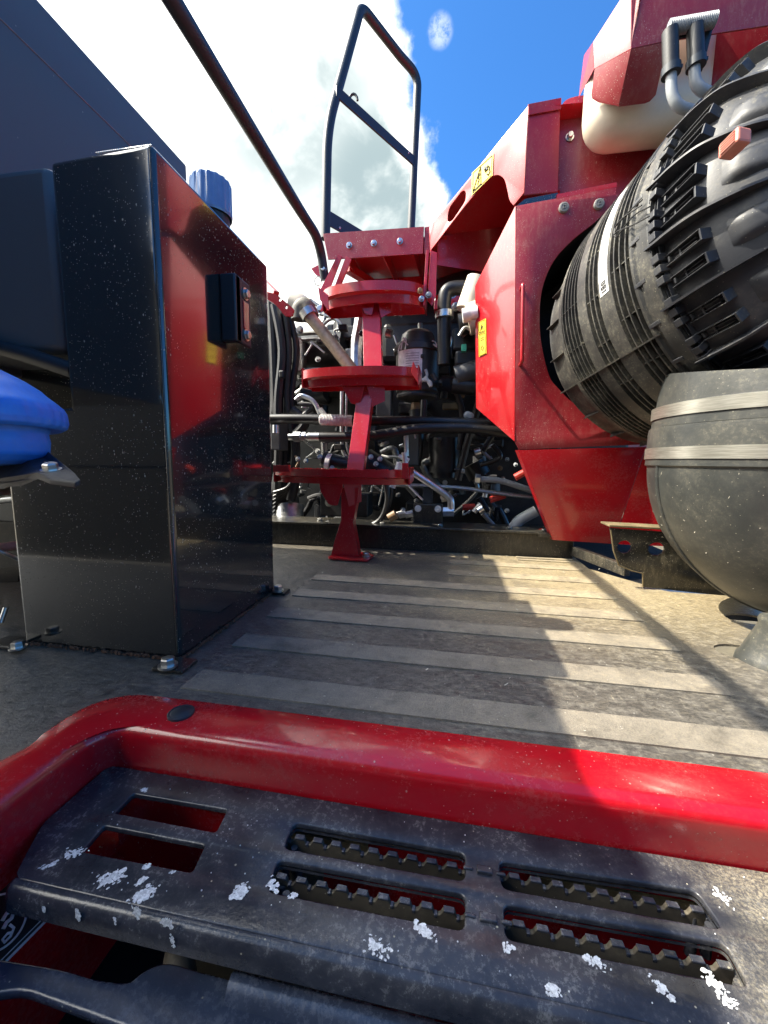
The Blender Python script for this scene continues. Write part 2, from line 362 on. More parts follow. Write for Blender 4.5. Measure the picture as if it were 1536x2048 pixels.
# deck: black plate, dusty and scuffed
def deckmat(name, a, b, hi, grit=False):
    m = Mt(name)
    g = m.rng(m.noise(4.0, 7, 0.7), 0.36, 0.66)
    st = m.rng(m.noise(70, 9, 0.85, (0.75, 1.15, 1)), 0.42, 0.68)
    st2 = m.rng(m.noise(150, 5, 0.8, (0.7, 1.2, 1), 3.0), 0.46, 0.68)
    far = m.n('ShaderNodeSeparateXYZ'); m.t.links.new(m.tc, far.inputs[0])
    # straw dust trodden in at the far right, its tan boosted for the sunlit patch
    dx = m.math('MULTIPLY', m.rng(m.math('SUBTRACT', far.outputs['Y'], 0.0), -0.35, 0.15), m.rng(m.math('ADD', far.outputs['X'], m.math('MULTIPLY', g, 0.35)), -0.05, 0.40))
    c = m.mix(m.math('MULTIPLY', st, 0.85), c4(a), c4(b))
    c = m.mix(m.math('MULTIPLY', m.math('MULTIPLY', g, st2), 0.55), c, c4(hi))
    c = m.mix(m.math('MULTIPLY', m.math('MULTIPLY', dx, m.rng(st2, 0, 1, 0.45, 1)), 0.80), c, (0.60, 0.48, 0.27, 1))
    if grit:
        wear = m.math('MULTIPLY', m.rng(m.noise(16, 7, 0.75, off=41.0), 0.42, 0.68), 0.65)
        c = m.mix(wear, c, (0.085, 0.076, 0.062, 1))
        gr = m.rng(m.noise(520, 2, 0.7), 0.35, 0.7)
        c = m.mix(m.math('MULTIPLY', gr, 0.45), c, (0.30, 0.26, 0.19, 1))
        m.bump(gr, 0.5, 0.0008)
    else:
        m.bump(m.math('ADD', st, m.math('MULTIPLY', st2, 0.6)), 0.35, 0.0012)
    s3 = m.rng(m.noise(330, 4, 0.75, (0.12, 1.2, 1), 11.0), 0.55, 0.66); s4 = m.rng(m.noise(260, 4, 0.75, (1.1, 0.16, 1), 17.0), 0.57, 0.68)
    scr = m.math('MULTIPLY', m.math('MAXIMUM', s3, s4), m.rng(m.noise(12, 4, 0.6, off=21.0), 0.35, 0.65))
    c = m.mix(m.math('MULTIPLY', scr, 0.45 if not grit else 0.2), c, c4(hi))
    c = m.mix(m.math('MULTIPLY', m.rng(m.noise(22, 5, 0.7, off=31.0), 0.52, 0.72), 0.5), c, (0.055, 0.048, 0.038, 1))
    sp = m.math('MAXIMUM', m.specks(70, 0.10, 0.05, 2.0, (1, 2.0, 1)), m.specks(190, 0.18, 0.06, 7.0, (1.6, 1, 1)))
    c = m.mix(m.math('MULTIPLY', sp, 0.8), c, (0.55, 0.52, 0.45, 1))
    m.put('Base Color', c)
    m.put('Roughness', m.rng(st, 0, 1, 0.30 if not grit else 0.55, 0.62))
    m.put('Specular IOR Level', 0.5)
    return m.m
mDeck = deckmat('deck_plate', (0.052, 0.048, 0.043), (0.215, 0.196, 0.160), (0.40, 0.35, 0.25))
mStrip = deckmat('grip_strip', (0.180, 0.160, 0.128), (0.265, 0.232, 0.178), (0.40, 0.33, 0.21), True)
m = Mt('field_soil'); m.put('Base Color', m.mix(m.rng(m.noise(0.6, 8, 0.7), 0.35, 0.65), (0.06, 0.05, 0.03, 1), (0.11, 0.09, 0.05, 1))); m.put('Roughness', 0.9); m.bump(m.noise(4, 6, 0.7), 0.5, 0.05); mSoil = m.m

def bolt(parent, p, n, r=0.008, h=0.006, mat=None, washer=True, name='bolt', spin=0.3):
    p = Vector(p); n = Vector(n).normalized(); b = M()
    if washer: b.cyl(p, p+n*h*0.3, r*1.35, r*1.35, 20)
    u = n.orthogonal().normalized(); v = n.cross(u)
    a0, a1 = p+n*h*0.3*washer, p+n*(h*1.2)
    vs = []
    for q, rr in ((a0, r), (a1-n*h*0.15, r), (a1, r*0.82)):
        for k in range(6):
            a = spin+k*math.pi/3; vs.append(q+(u*math.cos(a)+v*math.sin(a))*rr)
    fs = [(i*6+k, i*6+(k+1) % 6, (i+1)*6+(k+1) % 6, (i+1)*6+k) for i in range(2) for k in range(6)]+[tuple(12+k for k in range(6))]
    b.add(vs, fs)
    b.cyl(a1-n*h*0.1, a1+n*h*0.02, r*0.45, r*0.4, 12)
    return b.build(name, mat or mZinc, parent)

# ================================================================== SETTING
o = M().add([(-400, -400, -1.7), (400, -400, -1.7), (400, 400, -1.7), (-400, 400, -1.7)], [(0, 1, 2, 3)]).build('ground', mSoil, None, 0)
tag(o, 'brown stubble field far below the machine', 'ground', kind='structure')

exec_parts = []
# ================================================================== DECK
YB = 1.318     # where the frame beam meets the deck
OUT = [(-300, 1775), (0, 1530), (90, 1470), (150, 1430), (200, 1408), (240, 1398), (290, 1395), (420, 1408), (1300, 1524), (1536, 1557), (2000, 1621)]
PD = PlZ(0.0)
edge2 = [PD.px2(*p) for p in OUT]
# straighten the long back edge of the red frame along X at y = 0.410
edge2 = [(x, 0.410 if i >= 7 else y) for i, (x, y) in enumerate(edge2)]
edge2 = [(-0.50, -0.30)] + [(-0.50, 0.12)] + edge2[1:]
edge2[-1] = (1.1, 0.410)
hole1 = [(PZ(1487, 1305).x + 0.040*math.cos(a), PZ(1487, 1305).y + 0.030*math.sin(a)) for a in [k*math.pi/12 for k in range(24)]]
shadow_hole = [(PZ(1500, 1238).x + 0.042*math.cos(a), PZ(1500, 1238).y + 0.030*math.sin(a)) for a in [k*math.pi/12 for k in range(24)]]  # cut where the elbow's shadow falls, standing in for that dark ellipse
deck = thing('deck_plate', (0, 0.9, 0), 'dusty black metal deck plate with lighter grip strips across it', 'deck')
dout = [(-1.6, 0.02), (-0.78, 0.01), (-0.953, -0.215), (-1.6, -1.26), (-0.50, -1.26)] + edge2 + [(1.1, 1.0), (0.52, 1.02), (0.40, 1.20), (0.40, YB+0.02), (-1.6, YB+0.02)]
M().slab(PD, dout, [hole1, shadow_hole], t=0.004).build('plate', mDeck, deck, 30)
for y0 in (0.434, 0.555, 0.680, 0.803, 0.925, 1.045, 1.165):
    x0, x1 = -0.342, 0.375
    P = PlZ(0.0)
    ol = [(x0, y0), (x1, y0), (x1, y0+0.047), (x0, y0+0.047)]
    if y0 > 1.1: ol = [(-0.1, y0), (x1, y0), (x1, y0+0.045), (-0.1, y0+0.045)]
    if y0 > 1.0: ol[0] = (0.0, y0); ol[3] = (0.0, ol[3][1])
    M().slab(P, ol, (), t=0.0022, h=0.0022).build('grip_strip', mStrip, deck, 30)
# curled strip end seen at the far right, small slotted inlay beside the beam
lx = PZ(1030, 1112).x; 
for k in range(2):
    M().slab(PlZ(0.0), [(lx, 1.255+k*0.03), (lx+0.17, 1.255+k*0.03), (lx+0.17, 1.272+k*0.03), (lx, 1.272+k*0.03)], (), t=0.003, h=0.003).build('grip_strip', mStrip, deck, 30)
rng = random.Random(4)
straw = M()
for k in range(90):
    x = rng.uniform(-0.62, 0.8); y = rng.uniform(0.44, 1.3); a = rng.uniform(0, 3.14); l = rng.uniform(0.0008, 0.0035)
    if rng.random() < 0.5: x = rng.uniform(0.0, 0.8); y = rng.uniform(0.8, 1.3)
    if x < -0.36 and y > 0.49: continue
    d = Vector((math.cos(a), math.sin(a), rng.uniform(0, .2)))*l; c = Vector((x, y, 0.0042+abs(d.z)))
    straw.bar(c-d, c+d, rng.uniform(0.0004, 0.0015), 0.0006)
mStraw = simple('straw', (0.62, 0.58, 0.46), 0.7)
o = straw.build('straw_debris', mStraw, deck, 0); o['kind'] = 'stuff'

# ================================================================== RED STEP SURROUND
ste = thing('step_surround', (0, 0.38, -0.1), 'glossy red step surround with rounded corner framing the black tread', 'step surround')
# path of cross-section: outer edge -> top -> lip -> wall.
lipZ = 0.0
outer = [(-0.497, -0.30), (-0.497, 0.12)] + [tuple(p) for p in edge2[2:-1]] + [(1.1, 0.410)]
O = [Vector((p[0], p[1], 0)) for p in outer]
def resample(P, n):
    Ls = [0]
    for i in range(1, len(P)): Ls.append(Ls[-1]+(P[i]-P[i-1]).length)
    out = []
    for k in range(n):
        t = Ls[-1]*k/(n-1); i = max(j for j in range(len(Ls)) if Ls[j] <= t+1e-9); i = min(i, len(P)-2)
        out.append(P[i].lerp(P[i+1], (t-Ls[i])/max(1e-9, Ls[i+1]-Ls[i])))
    return out
Osm = crom(O, 6)
# inner lip loop: left wall x = -0.378, back wall y = 0.350, corner radius
def inner(off, z, r):
    xl, yb = -0.372+off, 0.350-off
    pts = [Vector((xl, -0.30, z))]
    n = 10
    for k in range(n+1):
        a = math.pi - k*(math.pi/2)/n
        pts.append(Vector((xl+r+r*math.cos(a), yb-r+r*math.sin(a), z)))
    pts.append(Vector((1.1, yb, z)))
    return pts
# match points: use param by angle/length
NP = 90
def par(P):   # resample with corner kept: left leg 30, corner 30, right leg 30
    return P
legs = []
def three(P, c0, c1):
    A = resample(P[:c0+1], 25); B = resample(P[c0:c1+1], 30); Cc = resample(P[c1:], 25)
    return A + B[1:] + Cc[1:]
iO0 = min(range(len(Osm)), key=lambda i: (Osm[i]-Vector((-0.43, 0.30, 0))).length)
iO1 = min(range(len(Osm)), key=lambda i: (Osm[i]-Vector((-0.285, 0.410, 0))).length)
rows = [three(Osm, iO0, iO1)]
secs = [(0.0, 0.0045, 0.075)]
base_out = rows[0]
rows = []
rows.append([v+Vector((0, 0, -0.006)) for v in base_out])
rows.append([v+Vector((0, 0, 0.003)) for v in base_out])
def inn(off, z, r): 
    P = inner(off, z, r); return three(P, 1, 11)
lip = inn(0.0, 0.0, 0.05)
rows.append([a.lerp(b, 0.06)+Vector((0, 0, 0.0055)) for a, b in zip(base_out, lip)])
rows.append([a.lerp(b, 0.45)+Vector((0, 0, 0.006)) for a, b in zip(base_out, lip)])
rows.append([a.lerp(b, 0.80)+Vector((0, 0, 0.0052)) for a, b in zip(base_out, lip)])
rows.append([a.lerp(b, 0.90)+Vector((0, 0, 0.0042)) for a, b in zip(base_out, lip)])
for off, z, r in ((-0.0035, 0.0028, 0.034), (-0.0008, 0.0008, 0.032), (0.0014, -0.003, 0.030), (0.0018, -0.008, 0.027), (0.0010, -0.018, 0.022), (-0.0015, -0.045, 0.016), (-0.002, -0.075, 0.014),):
    rows.append(inn(off, z, r))
q = M(); nr = len(rows[0]); vs = [v for r_ in rows for v in r_]
q.add(vs, [(i*nr+k, i*nr+k+1, (i+1)*nr+k+1, (i+1)*nr+k) for i in range(len(rows)-1) for k in range(nr-1)])
so_ = q.build('shell', mRedGloss, ste, 60)
p = PZ(362, 1426, 0.0065)
q = M(); q.lathe(p+Vector((0, 0, 0.0)), (0, 0, 1), [(-0.001, 0.0145), (0.0012, 0.0145), (0.0018, 0.0135), (0.0014, 0.0115), (0.0022, 0.0105), (0.0024, 0.0001)], 28)
q.build('plug', mTube, ste, 40)
# badge strip on the left inner wall with round emblem
bA, bB = PX(95, 1842, -0.366), PX(30, 1908, -0.366); bd3 = (bB-bA).normalized()
M().slab(PlY(0.353), [PlY(0.353).to2((x, 0.353, z)) for x, z in ((-0.37, -0.06), (1.0, -0.06), (1.0, -0.26), (-0.37, -0.26))], (), t=0.003).build('inner_wall', mRedGloss, ste, 0)
q = M(); e1, e2 = bA-bd3*0.09, bB+bd3*0.25
q.add([e1, e2, e2+Vector((0, 0, -0.13)), e1+Vector((0, 0, -0.13))], [(0, 1, 2, 3)]); q.build('inner_cheek', mRedGloss, ste, 0)
PW = pl3(bA, bB, bA+Vector((-0.055, 0.0, 0.045)))
up_ = Vector((-0.055, 0.0, 0.045))
M().slab(PW, [PW.to2(e1-bd3*0.03), PW.to2(e2), PW.to2(e2+up_*1.3), PW.to2(e1-bd3*0.03+up_*1.3)], (), t=0.002, h=-0.0012).build('inner_slope', mRedGloss, ste, 0)
e1 = bA-bd3*0.022
bd_ = M().slab(PW, [PW.to2(e1), PW.to2(e2), PW.to2(e2+up_*1.25), PW.to2(e1+up_*1.25)], (), t=0.002).build('badge', mInk, ste, 0)
q = M()
q.slab(PW, [PW.to2(e1), PW.to2(e2), PW.to2(e2+up_*0.03), PW.to2(e1+up_*0.03)], (), t=0.0004, h=0.0006)
q.slab(PW, [PW.to2(e1+up_*0.06), PW.to2(e2+up_*0.06), PW.to2(e2+up_*0.072), PW.to2(e1+up_*0.072)], (), t=0.0004, h=0.0006)
ec = PW.to2(PW.hit(-6, 1846)); er = abs(PW.px2(52, 1840)[0]-ec[0]); er = (Vector(PW.px2(50, 1838))-Vector(ec)).length
q.tube([PW.at(ec[0]+er*math.cos(a), ec[1]+er*math.sin(a), 0.001) for a in [k*math.pi/24 for k in range(48)]], 0.0009, 6, closed=True)
for pth, tr_ in (([(4, 1842), (12, 1828), (27, 1822), (22, 1838), (12, 1846), (6, 1858)], 0.0017), ([(18, 1850), (27, 1857), (20, 1874), (8, 1886), (4, 1880), (14, 1868), (24, 1866)], 0.0011), ([(-30, 1830), (-14, 1840), (-20, 1862)], 0.0014)):
    q.tube([PW.hit(*p_)+PW.n*0.0008 for p_ in pth], tr_, 6)
q.build('emblem', mWhite, bd_, 30)
# brown inner shelves seen through the slots
sh = thing('undercarriage', (0, 0.2, -0.15), 'mud caked steel undercarriage beneath the slotted black tread', 'undercarriage')
M().box((0.055, 0.346, -0.066), (0.53, 0.003, 0.026)).build('cross_plate', mDirt, sh, 0)
M().box((-0.13, 0.344, -0.100), (0.12, 0.003, 0.036)).build('cross_plate', mDirt, sh, 0)
M().box((0.20, 0.344, -0.100), (0.22, 0.003, 0.036)).build('cross_plate', mDirt, sh, 0)

M().box((0.15, 0.15, -0.26), (1.7, 0.8, 0.004)).build('floor_pan', mDark, sh, 0)
M().box((-0.17, 0.30, -0.165), (0.13, 0.05, 0.12), Matrix.Rotation(R(20), 3, 'Z')).build('bracket', mBrown, sh, 0, 0.006)
M().tube(crom([(-0.235, 0.31, -0.13), (-0.215, 0.27, -0.105), (-0.20, 0.235, -0.10), (-0.17, 0.21, -0.12)], 6), 0.012, 12).build('hose', mBrown, sh)
M().bar((-0.2, 0.262, -0.105), (-0.12, 0.252, -0.105), 0.012, 0.012).build('cross_bar', mDirt, sh, 0, 0.001)

# ================================================================== BLACK TREAD
tr = thing('step_tread', (-0.03, 0.28, -0.04), 'black plastic slotted tread with white paint splashes', 'step')
TZ = -0.045; PT = PlZ(TZ)
def pp(P, pts, r=None, n=4):
    a = [P.px2(*p) for p in pts]
    if r: a = [(v.x, v.y) for v in fillet([Vector((x, y, 0)) for x, y in a], r, n, True)]
    return a
yT = 0.3500; yF = 0.230
outl = [(-0.3720, yT), (1.05, yT), (1.05, yF), (-0.340, yF), (-0.348, yF+0.004), (-0.353, yF+0.012), (-0.3720, yF+0.045)]
outl = [(v.x, v.y) for v in fillet([Vector((x, y, 0)) for x, y in outl], [0.012, 0, 0, 0.001, 0.003, 0.004, 0.006], 4, True)]
slotA = pp(PT, [(588, 1645), (930, 1706), (930, 1761), (567, 1696)], 0.006)
slotB = pp(PT, [(556, 1719), (931, 1789), (929, 1861), (535, 1782)], 0.006)
slotC = pp(PT, [(998, 1722), (1392, 1781), (1446, 1858), (1004, 1776)], 0.006)
slotD = pp(PT, [(1007, 1808), (1452, 1887), (1500, 1974), (1011, 1877)], 0.006)
wE = pp(PT, [(267, 1587), (455, 1619), (432, 1664), (230, 1625)], 0.003)
wF = pp(PT, [(208, 1651), (410, 1690), (384, 1744), (164, 1702)], 0.003)
slotG = [(x+0.40, y) for x, y in slotC]
top = M(); top.slab(PT, outl, [slotA, slotB, slotC, slotD, wE, wF], t=0.006, bev=0.0016, bres=2)
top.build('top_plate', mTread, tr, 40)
# rounded nosing and skirt: sweep profile along X
def sweep(profile, xs, zf=None):
    q = M(); m_ = len(profile); vs = []
    for x in xs:
        for (y, z) in profile: vs.append(Vector((x, y, z)))
    q.add(vs, [(i*m_+k, i*m_+k+1, (i+1)*m_+k+1, (i+1)*m_+k) for i in range(len(xs)-1) for k in range(m_-1)])
    return q
nose = [(yF+0.001, TZ-0.001), (yF-0.002, TZ-0.0006), (yF-0.005, TZ-0.0020), (yF-0.0072, TZ-0.0048), (yF-0.0085, TZ-0.0090), (yF-0.0090, TZ-0.014), (yF-0.0092, TZ-0.021), (yF-0.0065, TZ-0.0212), (yF-0.0062, TZ-0.014)]
xs = [-0.340+0.02*k for k in range(70)]
q = sweep(nose, xs)
# left end of the nosing turns back round the corner
arc = []
m_ = len(nose)
for k in range(9):
    a = k*(math.pi/2)/8
    for (y, z) in nose:
        d = (yF+0.001)-y
        arc.append(Vector((-0.340 - d*math.sin(a) - 0.016*math.sin(a)*0, yF+0.001 - d*math.cos(a), z)))
q.add(arc, [(i*m_+k, i*m_+k+1, (i+1)*m_+k+1, (i+1)*m_+k) for i in range(8) for k in range(m_-1)])
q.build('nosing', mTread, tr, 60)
# serrated bars: teeth that run lengthwise under each pair of slots
def serr(y_at, x0, x1, pitch=0.0175, name='serrated_bar'):
    q = M(); n = int((x1-x0)/pitch); pts = []
    x = x0
    zt, zb, z0 = TZ-0.0045, TZ-0.0090, TZ-0.034
    top_ = []
    for k in range(n):
        a = x0+k*pitch
        top_ += [(a, zb), (a+pitch*0.10, zt-0.001), (a+pitch*0.16, zt), (a+pitch*0.60, zt), (a+pitch*0.66, zt-0.001), (a+pitch*0.72, zb), (a+pitch*0.86, zb-0.0012)]
    top_.append((x0+n*pitch, zb))
    P = Plane((0, y_at, 0), (0, -1, 0))
    ol = [P.to2((a, y_at, b)) for a, b in top_+[(x0+n*pitch, z0), (x0, z0)]]
    q.slab(P, ol, (), t=0.0034, h=0.0017, mi=1)
    for k in range(n):
        a = x0+k*pitch
        q.box((a+pitch*0.38, y_at-0.0002, zt-0.0004), (pitch*0.50, 0.0046, 0.0022))
        q.box((a+pitch*0.79, y_at-0.0005, zb-0.0014), (pitch*0.16, 0.0042, 0.003))
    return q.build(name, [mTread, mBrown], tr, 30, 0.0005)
ctr = lambda s, i, j: ((s[i][0]+s[j][0])/2, (s[i][1]+s[j][1])/2)
yA = (PT.px2(588, 1645)[1]+PT.px2(567, 1696)[1])/2; yB_ = (PT.px2(556, 1719)[1]+PT.px2(535, 1782)[1])/2
serr(yA+0.004, -0.170, 0.31); serr(yB_+0.004, -0.172, 0.31)
# raised rib lumps on the bridge between slots
q = M()
for yy in (yA-0.001, yB_-0.001):
    a, b = PZ(948, 1738, TZ).x-0.001, PZ(992, 1745, TZ).x
    q.box(((a+b)/2, yy, TZ+0.0012), (0.013, 0.006, 0.003)); q.box(((a+b)/2+0.0135, yy, TZ), (0.008, 0.003, 0.0025)); q.box(((a+b)/2-0.0135, yy, TZ), (0.008, 0.003, 0.0025))
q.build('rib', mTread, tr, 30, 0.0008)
# slot liners (thin walls below the slots)
q = M()
for s in (slotA, slotB, slotC, slotD):
    vs = [Vector((x, y, TZ-0.0058)) for x, y in s]+[Vector((x, y, TZ-0.0085)) for x, y in s]; n = len(s)
    q.add(vs, [(k, (k+1) % n, n+(k+1) % n, n+k) for k in range(n)])
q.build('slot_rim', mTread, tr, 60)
# mounting lugs at slot ends
for (x, y) in ((PT.px2(585, 1680)), (PT.px2(560, 1755)), (PT.px2(1395, 1815)), (PT.px2(1450, 1925))):
    q = M()
    for dx, dy, h in ((0, 0.004, 0.012), (0.007, -0.004, 0.009), (-0.005, -0.006, 0.015)):
        q.cyl((x+dx, y+dy, TZ-0.036), (x+dx, y+dy, TZ-h), 0.004, 0.003, 10)
    q.build('lug', mTread, tr, 40)
# white paint splashes: dried flecks lying on the tread
rng = random.Random(11)
def splat(px, py, sx, sy, ang, n, z=TZ, nosey=False):
    q = M(); c = PZ(px, py, z) if not nosey else PY(px, py, yF-0.0094)
    sd = rng.uniform(0.5, 1.2)
    for k in range(int(n*2.2)):
        hz = 0.0001+0.000002*k+rng.uniform(0, 0.00004)
        a = rng.gauss(0, 0.36)*sx; b = rng.gauss(0, 0.36)*sy
        x = a*math.cos(ang)-b*math.sin(ang); y = a*math.sin(ang)+b*math.cos(ang)
        ln = rng.uniform(0.0003, 0.0015)*(1 if rng.random() < .75 else 1.8); wd_ = ln*rng.uniform(0.35, 0.95); th_ = sd+rng.gauss(0, 0.5) if not nosey else 1.45+rng.gauss(0, 0.3)
        m1 = rng.randint(10, 14); vs = []
        for j in range(m1):
            t = 2*math.pi*j/m1; rr = rng.uniform(0.72, 1.2); ex_, ey_ = rr*ln*math.cos(t), rr*wd_*math.sin(t)
            e = (x+ex_*math.cos(th_)-ey_*math.sin(th_), y+ex_*math.sin(th_)+ey_*math.cos(th_))
            vs.append(Vector((c.x+e[0], c.y+e[1], z+hz)) if not nosey else Vector((c.x+e[0], c.y-hz, c.z+e[1])))
        up = Vector((0, 0, 0.00012)) if not nosey else Vector((0, -0.00012, 0))
        q.add(vs+[v+up for v in vs], [tuple(range(m1, 2*m1))]+[(j, (j+1) % m1, m1+(j+1) % m1, m1+j) for j in range(m1)])
    q.build('paint_splash', mSplash, tr, 0)
for a in ((150, 1706, .012, .006, .3, 26), (93, 1733, .010, .003, .5, 14), (222, 1757, .013, .007, .5, 60), (282, 1762, .006, .003, .8, 10), (290, 1790, .011, .007, .9, 60), (295, 1733, .004, .003, 0, 8), (343, 1745, .004, .002, 0, 5),
          (482, 1782, .008, .006, 1.2, 80), (850, 1862, .010, .004, -.5, 30), (584, 1792, .006, .003, .2, 14), (1190, 1925, .010, .004, -.3, 22), (1320, 1975, .008, .004, -.8, 12), (1440, 1980, .006, .012, 0.4, 40), (1015, 1895, .006, .006, 0, 12),
          (290, 1580, .004, .003, 0, 7), (545, 1770, .005, .009, .7, 14), (760, 1895, .016, .008, 0, 22), (1105, 1985, .007, .005, 0, 14), (1440, 1790, .008, .01, 0, 12)):
    splat(*a)
for a in ((157, 1832, .002, .006, 0, 34), (88, 1818, .0012, .004, 0, 7), (275, 1822, .004, .006, 0, 36), (335, 1845, .007, .005, 0, 26), (230, 1840, .0015, .005, 0, 8), (345, 1880, .002, .006, 0, 10)):
    splat(*a, nosey=True)
q = M()
for k in range(110):
    x, y = rng.uniform(-0.33, 0.27), rng.uniform(0.235, 0.343)
    ok = all(not (min(p[0] for p in s)-.002 < x < max(p[0] for p in s)+.002 and min(p[1] for p in s)-.002 < y < max(p[1] for p in s)+.002) for s in (slotA, slotB, slotC, slotD, wE, wF))
    if ok: q.cyl((x, y, TZ+0.0001), (x+rng.uniform(-.0004, .0004), y, TZ+0.0006), rng.uniform(0.0002, 0.0006), n=5)
o = q.build('paint_speck', mWhite, tr, 0); o['kind'] = 'stuff'

# ------------------------------------------------------------------ lower tread
lt = thing('lower_tread', (-0.1, 0.12, -0.1), 'bluish black lower tread below the nosing of the slotted one', 'step')
LZ = -0.088
def lowz(u): return LZ
back = pp(PlZ(LZ), [(-140, 1890), (0, 1915), (118, 1935), (190, 1955), (254, 1962), (280, 1945), (310, 1928), (345, 1924), (400, 1940)])
back = [(v.x, v.y) for v in crom([Vector((x, y, 0)) for x, y in back], 5)]
ol = back + [(1.0, back[-1][1]), (1.0, -0.2), (-0.5, -0.2)]
hole = pp(PlZ(LZ), [(-90, 2000), (35, 1983), (60, 1987), (330, 2085), (200, 2160), (-200, 2160)], 0.008)
M().slab(PlZ(LZ), ol, [hole], t=0.008, bev=0.003, bres=3).build('top_plate', mTreadLow, lt, 50)
rx = PZ(345, 1935, LZ).x
ry = back[-1][1]
prof = [(ry+0.002, LZ-0.004), (ry+0.003, LZ+0.002), (ry+0.001, LZ+0.0065), (ry-0.003, LZ+0.009), (ry-0.008, LZ+0.008), (ry-0.012, LZ+0.004), (ry-0.016, LZ-0.001), (ry-0.018, LZ-0.004)]
q = sweep(prof, [rx+0.05+0.02*k for k in range(50)])
q.build('ridge', mTreadLow, lt, 60)

# ================================================================== STORAGE BOX (black)
BX, BY0, BY1, BH = -0.392, 0.500, 0.823, 0.700
BL = -0.672; SX = -0.548   # left end at the floor, and the shoulder higher up
box = thing('storage_box', (-0.52, 0.66, 0), 'glossy black upright box with blue cap and side latch on the deck', 'tank')
q = M()
zs = 0.372
pts = [(BL, 0), (BX, 0), (BX, BH), (SX, BH-0.006), (SX, zs), (BL, zs-0.01)]
q.add([Vector((x, BY0, z)) for x, z in pts]+[Vector((x, BY1, z)) for x, z in pts], [(0, 1, 2, 3, 4, 5), (11, 10, 9, 8, 7, 6)]+[(i, 6+i, 6+(i+1) % 6, (i+1) % 6) for i in range(6)])
q.build('body', mBlack, box, 40, 0.007, seg=4)
# weld along the front corner and top edge
q = M(); q.tube([(BX-0.003, BY0-0.0005, 0.012), (BX-0.003, BY0-0.0005, BH-0.006)], 0.0013, 8); q.build('corner_seam', mBlackDusty, box)
q = M()
for k in range(26):
    x = BX-0.004-k*0.0032; q.lathe((x, BY0+0.003, BH-0.0015-0.00002*k), (1, 0, 0), [(-0.0014, 0.0003), (-0.0008, 0.0012), (0.0008, 0.0012), (0.0014, 0.0003)], 8)
q.build('weld_bead', mZinc, box)
# latch on the right side
la = M(); ly0, ly1 = 0.600, 0.690
zt, zb = PX(462, 556, BX+0.01).z, PX(462, 686, BX+0.01).z
ly0 = PX(440, 600, BX).y
q = M(); q.box((BX+0.014, ly0+0.009, (zt+zb)/2), (0.028, 0.018, zt-zb)); q.box((BX+0.024, ly0+0.026, (zt+zb)/2), (0.008, 0.050, zt-zb))
lat = q.build('latch', mTube, box, 30, 0.003)
q = M(); q.box((BX+0.0285, ly0+0.032, (zt+zb)/2-0.004), (0.003, 0.018, (zt-zb)*0.42)); q.build('latch_slot', mRed, lat, 0, 0.001)
for zz in (zt-0.022, zb+0.018): bolt(lat, (BX+0.028, ly0+0.032, zz), (1, 0, 0), 0.0075, 0.006)
# feet
for (fx, fy, sx_, sy_) in ((BX+0.006, BY0-0.018, .048, .036), (BX+0.016, BY1-0.006, .034, .034), (BL-0.018, BY0-0.006, .05, .034)):
    M().box((fx, fy, 0.0035), (sx_, sy_, 0.005)).build('foot', mBlackDusty, box, 0, 0.0015)
bolt(box, PZ(336, 1333, 0.008), (0, 0, 1), 0.0095, 0.011); bolt(box, PZ(556, 1182, 0.008), (0, 0, 1), 0.0095, 0.011); bolt(box, PZ(36, 1296, 0.008), (0, 0, 1), 0.0085, 0.009)
# grime along the foot of the box
q = M()
rng = random.Random(3)
for k in range(150):
    x = rng.uniform(BL, BX); q.box((x, BY0-0.001-abs(rng.gauss(0, .002)), 0.003), (rng.uniform(.001, .005), rng.uniform(.001, .004), rng.uniform(.0015, .005)))
for k in range(150):
    y = rng.uniform(BY0, BY1); q.box((BX+0.001+abs(rng.gauss(0, .002)), y, 0.003), (rng.uniform(.001, .004), rng.uniform(.001, .006), rng.uniform(.0015, .004)))
o = q.build('chaff', simple('rust_chaff', (0.14, 0.07, 0.04), 0.9), box, 0); o['kind'] = 'stuff'
# left recessed front part with a dark tube
lb = thing('side_compartment', (-0.8, 0.6, 0), 'dark recessed compartment next to the tall black box, under the panel', 'compartment')
q = M(); zc = PY(50, 332, 0.54).z
xr0 = PY(103, 420, 0.54).x
q.box((xr0-0.25, 0.70, (zc+0.46)/2), (0.50, 0.32, zc-0.46)); q.build('body', mBlackPanel, lb, 30, 0.012, seg=3)
q = M(); q.tube([PY(-80, 672, 0.53), PY(60, 712, 0.53), PY(150, 742, 0.535)], 0.012, 12); q.build('tube', mTube, lb)
q = M(); q.box((-0.80, 0.74, 0.44), (0.50, 0.2, 0.24)); q.build('lower_panel', mBlack, lb, 30, 0.01)
# blue filler cap on top of the box
cp = thing('filler_cap', (-0.43, 0.66, BH), 'small ribbed blue cap on top of the black box', 'cap')
cx, cy = -0.4265, 0.0
pc = PX(422, 390, -0.432); cx, cy = pc.x, pc.y
ztop = PX(421, 363, -0.432).z
q = M(); q.lathe((cx, cy, BH), (0, 0, 1), [(-0.001, 0.030), (ztop-BH-0.03, 0.030)], 32); q.build('neck', mTube, cp)
q = M(); r0 = 0.0335; hh = ztop-BH
vs = []; n = 96
hb = hh-0.058
profc = [(hb, r0*1.0), (hb+0.004, r0*1.03), (hb+0.008, r0), (hh-0.006, r0), (hh-0.002, r0*0.96), (hh, r0*0.86), (hh, 0.001)]
for i, (h, r) in enumerate(profc):
    for k in range(n):
        rr = r*(1.0 if i in (0, 1, 5, 6) else (1.0+0.022*(1 if (k % 6) < 3 else -1)))
        a = 2*math.pi*k/n; vs.append(Vector((cx+rr*math.cos(a), cy+rr*math.sin(a), BH+h)))
